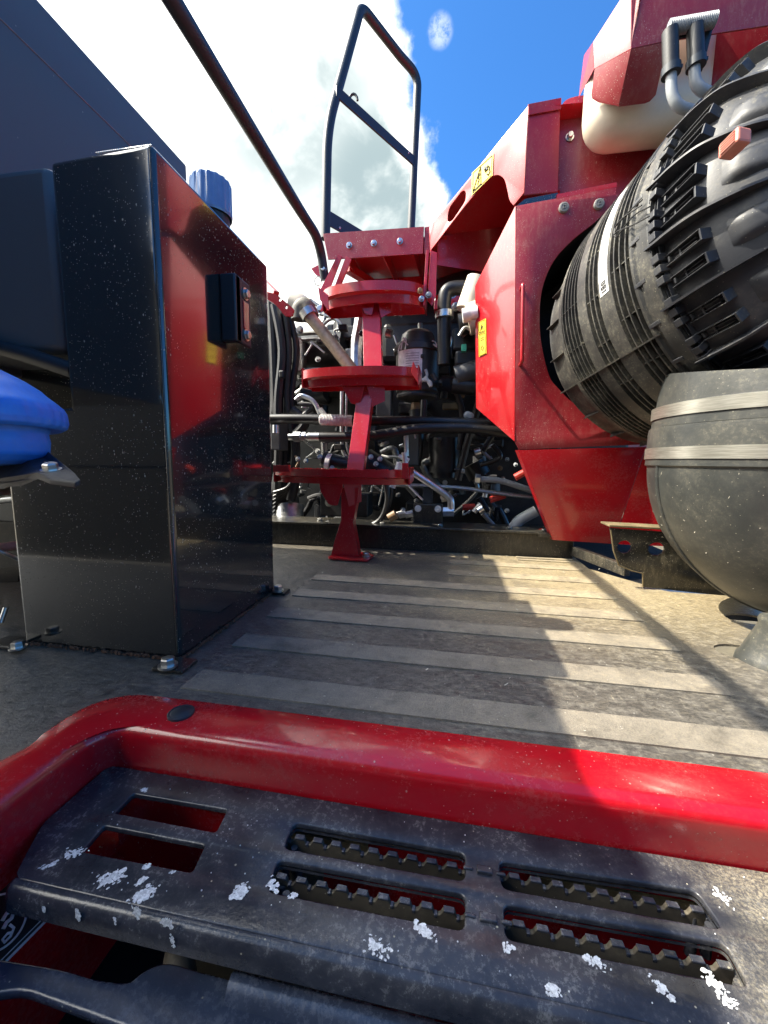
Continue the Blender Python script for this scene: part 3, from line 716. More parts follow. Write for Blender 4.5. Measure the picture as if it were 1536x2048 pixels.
q.add(vs, [(i*n+k, i*n+(k+1) % n, (i+1)*n+(k+1) % n, (i+1)*n+k) for i in range(len(profc)-1) for k in range(n)])
q.build('cap', mBlueCap, cp, 30)

# ================================================================== BIG DARK PANEL behind the box
pnl = thing('cab_side_panel', (-0.82, 0.4, 0.6), 'huge smooth dark panel rising behind the black box', 'panel')
q = M(); q.box((-1.40, 0.58, 0.80), (1.20, 1.16, 0.708)); q.build('body', mBlackPanel, pnl, 30, 0.004)
zc_ = PX(150, 180, -0.8).z
q = M(); q.tube([(-0.7995, 0.02, PX(0, 42, -0.8).z), (-0.7995, 1.1, PX(262, 292, -0.8).z)], 0.0012, 6); q.build('seam', mPipeDull, pnl)

# cab wall added out of view behind the viewer, for box and guard to mirror
cw = thing('backdrop', (0.0, -1.4, -0.3), 'added dark cab wall behind the deck, seen only as a reflection in the glossy box', 'backdrop')
q = M(); q.box((-0.9, -1.45, 0.05), (4.8, 0.10, 1.3)); q.build('lower_panel', mInk, cw, 0, 0.02)
q = M(); q.box((-0.9, -1.45, 1.12), (4.8, 0.04, 0.8)); q.build('upper_panel', mBlack, cw, 0, 0.01)
q = M(); q.box((-0.9, -1.46, 1.56), (4.9, 0.16, 0.08)); q.build('top_rail', mTube, cw, 0, 0.02)
# ================================================================== BIG BLUE CAP in front
bc = thing('blue_dome_cap', (-0.46, 0.38, 0.30), 'big blue plastic dome cap mounted on a dark bracket', 'cap')
YC = 0.25
c0 = PY(-62, 932, YC); sc_ = YC/790
prof = [(0, 0), (0.001, 60), (0.0, 118), (8, 136), (20, 150), (48, 155), (66, 153), (76, 158), (74, 182), (80, 193), (92, 197), (112, 196), (124, 190), (150, 160), (186, 110), (212, 60), (220, 0.1)]
prof = [(h*sc_*1.17, r*sc_*1.04) for h, r in prof]
dense = []
for i in range(len(prof)-1):
    for k in range(4):
        t = k/4; dense.append((prof[i][0]*(1-t)+prof[i+1][0]*t, prof[i][1]*(1-t)+prof[i+1][1]*t))
dense.append(prof[-1])
q = M(); n = 144; vs = []
tilt = Matrix.Rotation(R(-3), 3, 'Y')
for (h, r) in dense:
    hp = h/sc_/1.17
    for k in range(n):
        rib = 1.0
        if 78 < hp < 128: rib = 1.0-0.016*(0.5+0.5*math.cos(2*math.pi*k/4))*(1 if (k // 18) % 2 == 0 else 0)
        if 150 < hp < 186: rib *= 1.03
        a = 2*math.pi*k/n; vs.append(c0+tilt@Vector((r*rib*math.cos(a), r*rib*math.sin(a), h)))
q.add(vs, [(i*n+k, i*n+(k+1) % n, (i+1)*n+(k+1) % n, (i+1)*n+k) for i in range(len(dense)-1) for k in range(n)])
q.build('dome', mBlue, bc, 50)
# bracket plate
pts = [((-120, 962), .275), ((-60, 968), .262), ((40, 963), .240), ((75, 948), .231), ((100, 958), .226), ((150, 965), .225), ((161, 958), .228), ((150, 945), .238), ((88, 895), .288), ((40, 890), .312), ((-60, 890), .312)]
T3 = [PY(p[0], p[1], y) for p, y in pts]
q = M(); n = len(T3); q.add(T3+[v+Vector((0, 0, -0.004)) for v in T3], [tuple(range(n)), tuple(range(2*n-1, n-1, -1))]+[(k, (k+1) % n, n+(k+1) % n, n+k) for k in range(n)])
q.build('bracket', mInk, bc, 0, 0.001)
bolt(bc, PY(103, 942, 0.241), (0.1, -0.25, 1), 0.0048, 0.005)
M().bar(PY(-100, 950, 0.26), (-0.80, 0.27, PY(-100, 950, 0.26).z-0.004), 0.05, 0.006).build('arm', mBlackPanel, bc, 0, 0.001)

# machinery left of the box
lm = thing('gearbox', (-0.95, 0.9, 0), 'grimy gearbox and pipes showing left of the black box', 'gearbox')
q = M(); q.box((-1.15, 1.0, 0.25), (0.5, 0.35, 0.45)); q.build('housing', mEng, lm, 0, 0.02)
M().cyl(PY(-60, 1180, 0.75), PY(60, 1165, 0.80), 0.045, n=24).build('casing', mBrown, lm)
M().tube(crom([PY(-40, 985, 0.7), PY(10, 990, 0.72), PY(50, 970, 0.8)], 5), 0.014).build('pipe', mCopper, lm)
M().tube(crom([PY(-50, 1015, 0.7), PY(0, 1000, 0.7), PY(40, 995, 0.7)], 5), 0.009).build('pipe', mPipe, lm)
M().tube(crom([PY(-60, 1100, 0.7), PY(0, 1095, 0.7), PY(40, 1090, 0.72)], 5), 0.010).build('hose', mPink, lm)
M().tube(crom([PY(-60, 1080, 0.65), PY(-5, 1100, 0.65), PY(40, 1120, 0.68)], 5), 0.004).build('wire', mPipe, lm)
M().cyl(PY(2, 1245, 0.55), PY(12, 1215, 0.56), 0.004).build('pin', mZinc, lm)
M().tube(crom([PY(-60, 1230, 0.62), PY(0, 1240, 0.62), PY(50, 1230, 0.66)], 5), 0.017).build('pipe', mDirt, lm)
M().box(PY(10, 1150, 0.84), (0.3, 0.05, 0.3)).build('flange', mBrown, lm, 0, 0.004)

# ================================================================== LONG HAND RAIL (left, black tube)
rl = thing('long_handrail', (-0.51, 1.5, 0.9), 'long black tube rail sloping down to the top of the red ladder', 'handrail')
RX = -0.512
zz = PX(500, 262, RX).z
path = fillet([Vector((RX, -0.2, zz+0.004)), PX(596, 415, RX), PX(632, 470, RX*0.97), PX(642, 505, RX*0.97), PX(650, 560, RX*0.955)], [0, .10, .06, .05, 0], 6)
q = M(); q.tube(path, 0.0165, 18); q.build('tube', mTube, rl)
endp = path[-1]
bolt(rl, endp+Vector((0, -0.017, 0.03)), (0, -1, 0), 0.008, 0.006)

# ================================================================== LADDER
ld = thing('ladder', (-0.30, 1.16, 0), 'red single post ladder with three curved steps up to the platform', 'ladder')
def polyslab(P, pts, t, h=0.0, holes=(), r=None):
    return M().slab(P, pp(P, pts, r), holes, t=t, h=h)
YL = 1.157
# bottom post
P1 = PlY(YL)
M().slab(P1, pp(P1, [(683, 975), (718, 975), (715, 1000), (706, 1045), (718, 1115), (720, 1121), (660, 1119), (668, 1085), (682, 1040)]), t=0.006).build('post', mRed, ld, 0, 0.001)
q = M(); a, b = P1.hit(683, 975), P1.hit(720, 975)
for sgn, pts_ in ((0, [(683, 975), (682, 1040), (668, 1085), (660, 1119)]), (1, [(718, 975), (706, 1045), (718, 1115)])):
    t3 = [P1.hit(*p) for p in pts_]; n = len(t3); bk = [v+Vector((0.0, 0.035, 0)) for v in t3]
    q.add(t3+bk, [(k, k+1, n+k+1, n+k) for k in range(n-1)])
q.build('post_flange', mRed, ld, 30)
bp = P1.hit(700, 1119)
M().slab(PlZ(0.005), [(v.x, v.y) for v in fillet([Vector(PZ(655, 1117, 0.005)), Vector(PZ(735, 1123, 0.005)), Vector(PZ(748, 1112, 0.005)), Vector(PZ(735, 1106, 0.005)), Vector(PZ(670, 1104, 0.005))], 0.012, 4, True)], t=0.005, h=0.003).build('base_plate', mRed, ld, 30)
bolt(ld, PZ(733, 1113, 0.009), (0, 0, 1), 0.0095, 0.010)
def channel(pa, pb, wd, dp, name='post', tw=0.0):
    pa, pb = Vector(pa), Vector(pb); d = (pb-pa).normalized(); sd = Vector((1, tw, 0)); sd = (sd-d*sd.dot(d)).normalized(); bk = d.cross(sd)
    if bk.y < 0: bk = -bk
    q = M(); q.bar((pa+pb)/2-d*(pb-pa).length/2, pb, wd, 0.005, up=bk)
    for s in (-1, 1): q.bar(pa+sd*s*(wd/2-0.0025)+bk*dp/2, pb+sd*s*(wd/2-0.0025)+bk*dp/2, 0.005, dp, up=bk)
    return q.build(name, mRed, ld, 0, 0.0012)
channel(PY(708, 955, 1.20), PY(733, 765, 1.33), 0.052, 0.032)
channel(PY(746, 740, 1.34), PY(741, 585, 1.45), 0.062, 0.034)
def bracket(px, py, y, wpx, hpx):
    # folded gusset under a step: front plate, angled side lobe
    P = PlY(y)
    q = M(); q.slab(P, pp(P, [(px-wpx, py), (px+wpx*0.1, py), (px+wpx*0.1, py+hpx*0.25), (px-wpx*0.15, py+hpx), (px-wpx*0.55, py+hpx*0.95), (px-wpx*0.95, py+hpx*0.4)], 0.006), t=0.004, h=0.012)
    A, B, C_, D = PY(px+wpx*0.05, py, y-0.012), PY(px+wpx*0.95, py-2, y+0.01), PY(px+wpx*0.95, py+hpx*0.85, y+0.01), PY(px+wpx*0.35, py+hpx*1.05, y-0.005)
    nrm = (B-A).cross(C_-A).normalized()*0.004
    q.add([A, B, C_, D, A+nrm, B+nrm, C_+nrm, D+nrm], [(0, 1, 2, 3), (4, 7, 6, 5), (0, 4, 5, 1), (1, 5, 6, 2), (2, 6, 7, 3), (3, 7, 4, 0)])
    return q.build('step_bracket', mRed, ld, 30, 0.0008)
bracket(683, 961, 1.155, 42, 50)
bracket(728, 751, 1.31, 44, 60)
bracket(750, 575, 1.42, 34, 58)
def step(z, y, xl, xr, dep, hgt, sag, name='step'):
    q = M(); n = 22; ft = []
    for k in range(n+1):
        t = k/n; x = xl+(xr-xl)*t; ft.append((x, y-sag*(1-(2*t-1)**2)+sag*0.6*abs(2*t-1)**8))
    bkk = [(xr, y+dep), (xl, y+dep)]
    ol = ft+bkk
    holes = []
    for i in range(9):
        for j in range(2):
            hx = xl+(xr-xl)*(0.1+0.1*i); hy = y+dep*(0.22+0.4*j); r_ = 0.011
            holes.append([(hx+r_*math.cos(a), hy+r_*math.sin(a)) for a in [-k*math.pi/5 for k in range(10)]])
    q.slab(PlZ(z), ol, holes, t=0.003)
    # perforation collars give the serrated top line
    for hxy in holes:
        for k in range(10):
            hx, hy = hxy[k]; q.box((hx, hy, z+0.002), (0.0035, 0.0035, 0.004))
    tp = q.build('tread', mRed, ld, 30)
    q = M(); m1 = len(ft)
    vs = [Vector((x, yy-0.003, z+0.0035)) for x, yy in ft]+[Vector((x, yy-0.003, z-hgt*0.45)) for x, yy in ft]+[Vector((x, yy+0.012, z-hgt*0.55)) for x, yy in ft]+[Vector((x, yy+0.016, z-hgt)) for x, yy in ft]+[Vector((x, yy+0.022, z-hgt)) for x, yy in ft]+[Vector((x, yy+0.004, z+0.0035)) for x, yy in ft]
    q.add(vs, [(i*m1+k, i*m1+k+1, (i+1)*m1+k+1, (i+1)*m1+k) for i in range(5) for k in range(m1-1)]+[(5*m1+k, 5*m1+k+1, k+1, k) for k in range(m1-1)])
    for x_, s in ((xl, -1), (xr, 1)):
        q.add([(x_, ft[0][1]-0.004, z+0.012), (x_, y+dep, z+0.012), (x_, y+dep, z-hgt*0.8), (x_, ft[0][1]-0.004, z-hgt), (x_+s*.004, ft[0][1]-0.004, z+0.012), (x_+s*.004, y+dep, z+0.012), (x_+s*.004, y+dep, z-hgt*0.8), (x_+s*.004, ft[0][1]-0.004, z-hgt)], [(0, 1, 2, 3), (4, 7, 6, 5), (0, 4, 5, 1), (1, 5, 6, 2), (2, 6, 7, 3), (3, 7, 4, 0)])
    q.bar((xl, y+dep*0.75, z-hgt*0.5), (xr, y+dep*0.75, z-hgt*0.5), 0.004, hgt*0.9, up=(0, 0, 1))
    q.build('step_rim', mRed, ld, 40)
s1l, s1r = PY(540, 940, 1.14), PY(815, 940, 1.14)
step(s1l.z+0.002, 1.155, s1l.x, s1r.x, 0.14, 0.040, 0.035)
s2l, s2r = PY(600, 740, 1.29), PY(834, 735, 1.29)
step((s2l.z+s2r.z)/2, 1.30, s2l.x, s2r.x, 0.14, 0.052, 0.030)
s3l, s3r = PY(640, 575, 1.40), PY(846, 568, 1.40)
step((s3l.z+s3r.z)/2, 1.41, s3l.x, s3r.x, 0.15, 0.060, 0.04)
# upright tabs on the bottom step
for yy_, t_, pts_ in ((1.12, .004, [(546, 930), (576, 930), (578, 944), (546, 944)]), (1.12, .02, [(804, 926), (816, 926), (817, 958), (804, 958)]), (1.27, .004, [(826, 722), (836, 742), (837, 768), (822, 744)])):
    P = PlY(yy_); M().slab(P, pp(P, pts_), (), t=t_).build('end_tab', mRed, ld, 0, 0.001)
# hangers from platform to top step
q = M()
for pts_, y in (([(676, 508), (684, 512), (652, 598), (640, 580)], 1.44), ([(692, 512), (703, 518), (680, 575), (668, 575)], 1.50), ([(852, 500), (858, 500), (852, 590), (847, 585)], 1.44), ([(861, 500), (874, 505), (872, 590), (864, 612), (855, 600)], 1.45)):
    P = PlY(y); M().slab(P, pp(P, pts_), (), t=0.006).build('hanger', mRed, ld, 0, 0.001)
q = M(); P = PlY(1.40); q.slab(P, pp(P, [(636, 573), (656, 590), (658, 622), (640, 600)]), t=0.005); q.build('corner_gusset', mRed, ld, 0)
bolt(ld, PY(840, 582, 1.39), (0.1, -1, 0), 0.007, 0.01, mCopper); bolt(ld, PY(843, 598, 1.39), (0.1, -1, 0), 0.007, 0.01, mZinc); bolt(ld, PY(857, 590, 1.43), (0, -1, 0), 0.008, 0.006, mPipeDull)

# ================================================================== PLATFORM above the ladder
pf = thing('platform', (-0.3, 1.7, 1.15), 'dull red platform with three bolts above the ladder', 'platform')
P = PlY(1.56)
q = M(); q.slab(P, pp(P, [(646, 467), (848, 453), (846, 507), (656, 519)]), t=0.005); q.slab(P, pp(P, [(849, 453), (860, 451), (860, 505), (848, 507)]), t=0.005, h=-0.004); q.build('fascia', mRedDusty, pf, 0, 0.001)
zt_ = P.hit(700, 512).z; xl_ = P.hit(690, 515).x; xr_ = P.hit(860, 510).x
q = M(); q.box(((xl_+xr_)/2+0.02, 1.82, zt_+0.05), (xr_-xl_+0.08, 0.5, 0.004)); q.build('floor', mRed, pf, 0)
q = M()
q.bar((xl_, 1.57, zt_+0.02), (xl_+0.02, 2.05, zt_+0.02), 0.005, 0.05); 
for x_ in (0.45, 0.8): q.bar((xl_+(xr_-xl_)*x_, 1.57, zt_+0.02), (xl_+(xr_-xl_)*x_+0.03, 2.05, zt_+0.02), 0.004, 0.05)
q.bar((xl_-0.02, 1.66, zt_+0.005), (xl_+0.12, 1.95, zt_+0.005), 0.03, 0.03)
q.bar((xl_, 1.84, zt_+0.01), (xr_, 1.84, zt_+0.01), 0.004, 0.05)
q.build('stiffener', mRed, pf, 0, 0.001)
for c in ((699, 492), (748, 488), (800, 484)): bolt(pf, P.hit(*c)+Vector((0, -0.004, 0)), (0, -1, 0), 0.0085, 0.009)
P = PlY(1.52); q = M(); q.slab(P, pp(P, [(622, 537), (640, 528), (646, 545), (640, 556), (630, 548)], 0.004), t=0.006); q.build('hook_plate', mRed, pf, 0, 0.001)
M().tube([PY(636+7*math.cos(a), 562+9*math.sin(a), 1.5) for a in [k*math.pi/8 for k in range(16)]], 0.0022, 6, closed=True).build('ring', mPipeDull, pf)
# platform rail loop
pr = thing('platform_rail', (-0.35, 1.8, 1.2), 'black tube rail loop with flat crossbar standing on the red platform', 'handrail')
def yr(px): return 1.62+(px-648)/(828-648)*0.42
lp = [(651, 478), (655, 255), (676, 182), (712, 50), (724, 24), (742, 42), (800, 112), (832, 148), (832, 220), (822, 460)]
path = [PY(a, b, yr(a)) for a, b in lp]
path = fillet([path[0], path[1], path[3], PY(722, 12, yr(722)), path[6], PY(836, 152, yr(836)), path[9]], [0, .10, 0, .10, 0, .14, 0], 8)
M().tube(path, 0.0185, 18).build('tube', mTube, pr)
M().bar(PY(672, 182, yr(668)-.01), PY(832, 326, yr(832)-.01), 0.008, 0.040).build('crossbar', mTube, pr, 0, 0.001)
M().tube([PY(707+8*math.cos(a), 201-13*math.sin(a), yr(707)) for a in [k*math.pi/6 for k in range(7)]], 0.005, 8).build('loop', mTube, pr)
M().bar(PY(650, 432, yr(650)-.01), PY(735, 482, yr(735)-.01), 0.006, 0.055).build('toe_bar', mTube, pr, 0, 0.001)
for c in ((680, 456), (817, 306)): bolt(pr, PY(c[0], c[1], yr(c[0])-0.022), (0, -1, 0), 0.004, 0.003, mWhite, False, 'rivet')

# ================================================================== UPPER FENDER with sticker
fn = thing('upper_fender', (0.1, 1.2, 1.0), 'red fender cover with yellow warning sticker and oblong slot, below blue sky', 'fender')
A = PY(1056, 212, 1.28); B = PY(858, 455, 1.54)
hd = Vector((B.x-A.x, B.y-A.y, 0)).normalized(); nF = Vector((hd.y, -hd.x, 0))
if nF.dot(EYE-A) < 0: nF = -nF
PF = Plane(A, nF)
def cpx(P, pts, n=5): 
    return [(v.x, v.y) for v in crom([Vector((*P.px2(*p), 0)) for p in pts], n)]
notch = cpx(PF, [(1027, 411), (1019, 400), (1014, 378), (1008, 358), (996, 350), (982, 354), (968, 366), (925, 418)])
ol = [PF.px2(1056, 212), PF.px2(1048, 385)] + notch + [PF.px2(860, 502), PF.px2(858, 455)]
slot = [(v.x, v.y) for v in fillet([Vector((*PF.px2(*p), 0)) for p in [(896, 418), (925, 380), (932, 383), (931, 402), (904, 442), (895, 445)]], 0.02, 5, True)]
M().slab(PF, ol, [slot], t=0.004, bev=0.001).build('side_face', mRed, fn, 40)
P = pl3(A, PF.hit(1046, 390), PY(1121, 200, 1.29))
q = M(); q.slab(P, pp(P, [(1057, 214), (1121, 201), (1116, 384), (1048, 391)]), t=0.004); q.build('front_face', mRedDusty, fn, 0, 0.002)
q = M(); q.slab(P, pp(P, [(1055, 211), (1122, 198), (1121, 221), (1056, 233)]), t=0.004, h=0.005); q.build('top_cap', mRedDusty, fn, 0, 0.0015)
# returns: roof and inner walls make the dark cavity
A2, B2 = A+Vector((0.0, 0, -0.004)), B+Vector((0, 0, -0.004))
q = M(); q.add([A2, B2, B2+Vector((1.3, 0.9, 0.02)), A2+Vector((1.2, 0.05, 0.0))], [(0, 1, 2, 3)]); q.add([B2, B2+Vector((1.3, 0.9, 0.02)), B2+Vector((1.3, 0.9, -1.2)), B2+Vector((0.0, 0.55, -0.62)), B2+Vector((0, .55, 0))], [(0, 1, 2, 3, 4)]); q.build('roof', mRed, fn, 0)
zc = PF.hit(865, 505).z
q = M(); b0 = PF.hit(862, 505)
q.add([b0+Vector((0.02, 0.05, 0.1)), b0+Vector((0.02, 0.05, -0.02)), b0+Vector((0.62, 0.17, -0.09)), B+Vector((0.62, 0.17, 0.1))], [(0, 1, 2, 3)])
q.add([PY(1040, 400, 1.30), PY(1120, 380, 1.30), PY(1120, 380, 1.30)+Vector((0.1, 0.6, -0.05)), PY(1040, 400, 1.30)+Vector((0.05, 0.6, -0.05))], [(0, 1, 2, 3)])
q.build('inner_wall', mRed, fn, 0)
# sticker with warning triangle and small pictogram
def sticker(P, quad, parent, kind, h0=0.0025):
    qd = [P.px2(*p) for p in quad]
    stk = M().slab(P, qd, (), t=0.0006, h=h0).build('sticker', mYellow, parent, 0)
    def uv(u, v):
        a = (qd[0][0]*(1-u)+qd[1][0]*u, qd[0][1]*(1-u)+qd[1][1]*u); b = (qd[3][0]*(1-u)+qd[2][0]*u, qd[3][1]*(1-u)+qd[2][1]*u)
        return P.at(a[0]*(1-v)+b[0]*v, a[1]*(1-v)+b[1]*v, h0+0.0004)
    q = M(); r = 0.0019
    if kind == 'h':
        q.tube([uv(.06, .06), uv(.94, .06), uv(.94, .94), uv(.06, .94)], r*0.6, 5, closed=True)
        q.tube([uv(.42, .10), uv(.46, .88), uv(.08, .88)], r, 5, closed=True); q.tube([uv(.38, .35), uv(.33, .55), uv(.37, .58), uv(.30, .78)], r, 5)
        q.tube([uv(.62, .30), uv(.72, .5), uv(.66, .55), uv(.78, .35), uv(.84, .5)], r*1.3, 5); q.tube([uv(.74, .70), uv(.80, .82), uv(.88, .74), uv(.84, .55)], r, 5)
        q.tube([uv(.6, .42), uv(.68, .34), uv(.76, .52)], r*1.6, 5)
    else:
        q.tube([uv(.1, .02), uv(.9, .02), uv(.9, .36), uv(.1, .36)], r*0.5, 5, closed=True)
        q.tube([uv(.2, .32), uv(.5, .12), uv(.8, .32)], r*0.7, 5, closed=True); q.tube([uv(.5, .17), uv(.5, .27)], r, 5)
        q.tube([uv(.1, .40), uv(.9, .40), uv(.9, .98), uv(.1, .98)], r*0.5, 5, closed=True)
        q.tube([uv(.3, .80), uv(.5, .72), uv(.7, .80), uv(.5, .86)], r*0.7, 5, closed=True)
        q.tube([uv(.3, .50), uv(.7, .50)], r*0.6, 5); q.tube([uv(.3, .56), uv(.7, .56)], r*0.6, 5)
    q.build('sticker_print', mInk, stk, 0)
sticker(PF, [(945, 346), (988, 307), (986, 351), (944, 392)], fn, 'h')

# ================================================================== MAIN RED GUARD (holds the air cleaner hole)
gd = thing('engine_guard', (0.3, 0.95, 0.1), 'tall red engine guard with round opening, bright angled side and yellow sticker', 'guard')
YG = 1.25
PG = PlY(YG)
holepx = [(1236, 402), (1189, 445), (1145, 480), (1109, 520), (1088, 566), (1080, 614), (1082, 680), (1098, 750), (1118, 778), (1150, 808), (1211, 842), (1258, 852), (1310, 852), (1400, 830), (1500, 760), (1540, 600), (1480, 440), (1380, 372), (1300, 372)]
hole = [(v.x, v.y) for v in crom([Vector((*PG.px2(*p), 0)) for p in holepx], 6, True)]
ol = pp(PG, [(1030, 412), (1232, 374), (1232, 388), (1700, 300), (1760, 870), (1038, 899), (1028, 880)])
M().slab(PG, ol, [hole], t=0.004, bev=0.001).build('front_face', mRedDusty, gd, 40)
# rolled rim round the opening
hp = [PG.at(a, b, -0.002) for a, b in hole]; q = M(); n = len(hp); cen = sum(hp, Vector())/n
vs = hp+[v+Vector((0, 0.004, 0)) for v in hp]; q.add(vs, [(k, (k+1) % n, n+(k+1) % n, n+k) for k in range(n)]); q.build('opening_rim', mRed, gd, 60)
q = M(); vs = [cen+(v-cen)*1.01+Vector((0, 0.003, 0)) for v in hp]+[cen+(v-cen)*1.01+Vector((0, 0.40, 0)) for v in hp]; q.add(vs, [(k, (k+1) % n, n+(k+1) % n, n+k) for k in range(n)]+[tuple(range(n, 2*n))]); q.build('shade_liner', mInk, gd, 60)  # black liner added to stand in for the shade inside the opening
# upper flange ledge
q = M(); a, b = PG.hit(1113, 398), PG.hit(1233, 374)
q.add([a, b, b+Vector((0, 0.05, 0.012)), a+Vector((0, 0.05, 0.012)), b+Vector((0, 0, 0.012)), a+Vector((0, 0, 0.012))], [(0, 1, 4, 5), (5, 4, 2, 3)]); q.build('flange', mRed, gd, 0)
# bevelled, sunlit side
e0, e1 = PG.hit(1030, 412), PG.hit(1028, 882)
PBv = pl3(e0, e1, PY(951, 815, 1.38))
M().slab(PBv, pp(PBv, [(1031, 411), (1029, 883), (952, 816), (950, 572)]), t=0.004, bev=0.0008).build('bevelled_side', mRed, gd, 40)
sticker(PBv, [(957, 645), (973, 637), (974, 707), (959, 714)], gd, 'v')
# skirt below, leaning back
k0, k1 = PG.hit(1036, 899), PG.hit(1298, 892)
PS = pl3(k0, k1, PY(1108, 1082, 1.295))
M().slab(PS, pp(PS, [(1036, 900), (1292, 894), (1226, 1088), (1106, 1080)]), t=0.004, bev=0.0008).build('skirt', mRedGloss, gd, 40)
PS2 = pl3(PS.hit(1292, 894), PS.hit(1226, 1088), PY(1400, 1080, 1.25))
M().slab(PS2, pp(PS2, [(1293, 894), (1500, 885), (1500, 1100), (1227, 1088)]), t=0.004).build('skirt', mRedGloss, gd, 0)
k2, k3 = PS.hit(1036, 900), PS.hit(1106, 1080)
q = M(); q.add([k2, k3, k3+Vector((-0.004, 0.03, 0)), k2+Vector((-0.004, 0.03, 0))], [(0, 1, 2, 3)]); k4 = PS.hit(1226, 1088)
q.add([k3, k4, k4+Vector((0, 0.03, 0)), k3+Vector((0, 0.03, 0))], [(0, 1, 2, 3)]); q.build('skirt_edge', mRed, gd, 0)
# handle
q = M(); h0, h1 = PY(1046, 568, YG-0.034), PY(1044, 724, YG-0.034)
q.tube(fillet([h0+Vector((0, 0.034, 0)), h0, h1, h1+Vector((0, 0.034, 0))], 0.008, 5), 0.0048, 12); q.build('handle', mRed, gd)
# body panel above
PU = PlY(1.33)
up = thing('upper_body_panel', (0.4, 0.93, 0.9), 'dusty red body panel with two silver bolts under the cream tank', 'body panel')
ol = [PU.px2(1116, 392), PU.px2(1118, 225)]+cpx(PU, [(1120, 215), (1132, 200), (1150, 193), (1170, 190)])+[PU.px2(1800, 60), PU.px2(1800, 500), PU.px2(1200, 460), PU.px2(1118, 420)]
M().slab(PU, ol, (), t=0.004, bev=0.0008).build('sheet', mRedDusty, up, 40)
for c in ((1139, 275), (1178, 270)): bolt(up, PU.hit(*c), (0, -1, 0), 0.0085, 0.012)
for c in ((1127, 417), (1197, 410)):
    P0 = PG.hit(*c); q = M(); q.lathe(P0, (0, -1, 0), [(0, 0.013), (0.006, 0.0135), (0.009, 0.012), (0.0095, 0.0085), (0.0085, 0.008), (0.0085, 0.0)], 28)
    q.box(P0+Vector((0, -0.009, 0)), (0.004, 0.003, 0.013), Matrix.Rotation(R(35), 3, 'Y')); q.box(P0+Vector((0.001, -0.009, 0.0)), (0.004, 0.003, 0.009), Matrix.Rotation(R(-40), 3, 'Y'))
    q.build('rubber_stop', mBumper, gd, 40)
# black strip painted in as the dark gap between fender and guard
q = M(); q.slab(PlY(1.27), pp(PlY(1.27), [(1034, 411), (1050, 398), (1116, 385), (1118, 398), (1040, 416)]), t=0.02); q.build('gap_strip', mBlack, gd, 0)

# ================================================================== CREAM TANK + RED HOOD
tk = thing('cream_tank', (0.45, 0.85, 1.0), 'rounded cream plastic tank under the red corner hood', 'tank')
def rbox(q, x0, x1, y0, y1, z0, z1, r, n=6):
    # rounded box (superellipse-free): spheres at the corners joined
    vs = []; rings = []
    lat = [(-math.pi/2 + math.pi/2*k/n) for k in range(n+1)]+[(math.pi/2*k/n) for k in range(n+1)]
    for li, la in enumerate(lat):
        zc = (z0+r) if li <= n else (z1-r); ring = []
        for (cx_, cy_, a0) in ((x1-r, y1-r, 0), (x0+r, y1-r, math.pi/2), (x0+r, y0+r, math.pi), (x1-r, y0+r, 1.5*math.pi)):
            for k in range(n+1):
                a = a0+math.pi/2*k/n; ring.append(Vector((cx_+r*math.cos(la)*math.cos(a), cy_+r*math.cos(la)*math.sin(a), zc+r*math.sin(la))))
        rings.append(ring)
    m_ = len(rings[0]); vs = [v for r_ in rings for v in r_]
    q.add(vs, [(i*m_+k, i*m_+(k+1) % m_, (i+1)*m_+(k+1) % m_, (i+1)*m_+k) for i in range(len(rings)-1) for k in range(m_)]+[tuple(range(m_))[::-1], tuple((len(rings)-1)*m_+k for k in range(m_))])
    return q
xl = PY(1169, 220, 1.26).x; zb = PY(1260, 287, 1.17).z
zb = PY(1260, 287, 1.235).z
rbox(M(), PY(1169, 220, 1.235).x, PY(1412, 250, 1.235).x, 1.165, 1.318, zb, zb+0.26, 0.075).build('body', mCream, tk, 80)
hd_ = thing('corner_hood', (0.45, 0.80, 1.1), 'red corner hood with sunlit chamfer over the cream tank', 'hood')
H1, H1b = PY(1262, 97, 1.085), PY(1262, 97, 1.085)+Vector((0, 0, 0.5))
cd = Vector((-0.64, 0.77, 0)).normalized()
PC = Plane(H1, (-cd.y, cd.x, 0)) if False else Plane(H1, (-0.79, -0.61, 0.02))
M().slab(PC, pp(PC, [(1262, 97), (1188, 138), (1186, 84), (1245, -8), (1300, -120), (1262, -120)]), t=0.004, bev=0.001).build('chamfer', mRed, hd_, 40)
PH = Plane(H1, (0.10, -1, 0))
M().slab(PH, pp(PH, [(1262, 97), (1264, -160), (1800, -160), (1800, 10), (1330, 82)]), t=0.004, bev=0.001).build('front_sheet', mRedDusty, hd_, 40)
# flared lower apron: leans back
c1 = PC.hit(1188, 138); a1 = PY(1237, 213, 1.145)
PA1 = pl3(H1, c1, a1); PA2 = pl3(H1, PH.hit(1330, 82), a1)
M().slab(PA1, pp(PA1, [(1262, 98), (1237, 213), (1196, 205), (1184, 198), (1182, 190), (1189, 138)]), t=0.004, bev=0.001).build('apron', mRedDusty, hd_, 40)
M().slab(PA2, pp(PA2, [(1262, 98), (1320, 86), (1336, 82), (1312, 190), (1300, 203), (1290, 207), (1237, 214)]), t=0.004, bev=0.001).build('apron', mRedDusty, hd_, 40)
q = M(); s0, s1, s2, s3 = PC.hit(1186, 84), PC.hit(1188, 138), PY(1157, 196, 1.32), PY(1168, 110, 1.32)
q.add([s0, s1, s2, s3], [(0, 1, 2, 3)]); q.build('side_return', mRed, hd_, 0)
M().slab(PlY(1.19), pp(PlY(1.19), [(1322, 84), (1430, 60), (1700, 20), (1700, 400), (1380, 420), (1392, 260), (1402, 170), (1400, 120), (1380, 100)]), t=0.004).build('back_sheet', mRedDusty, hd_, 0)
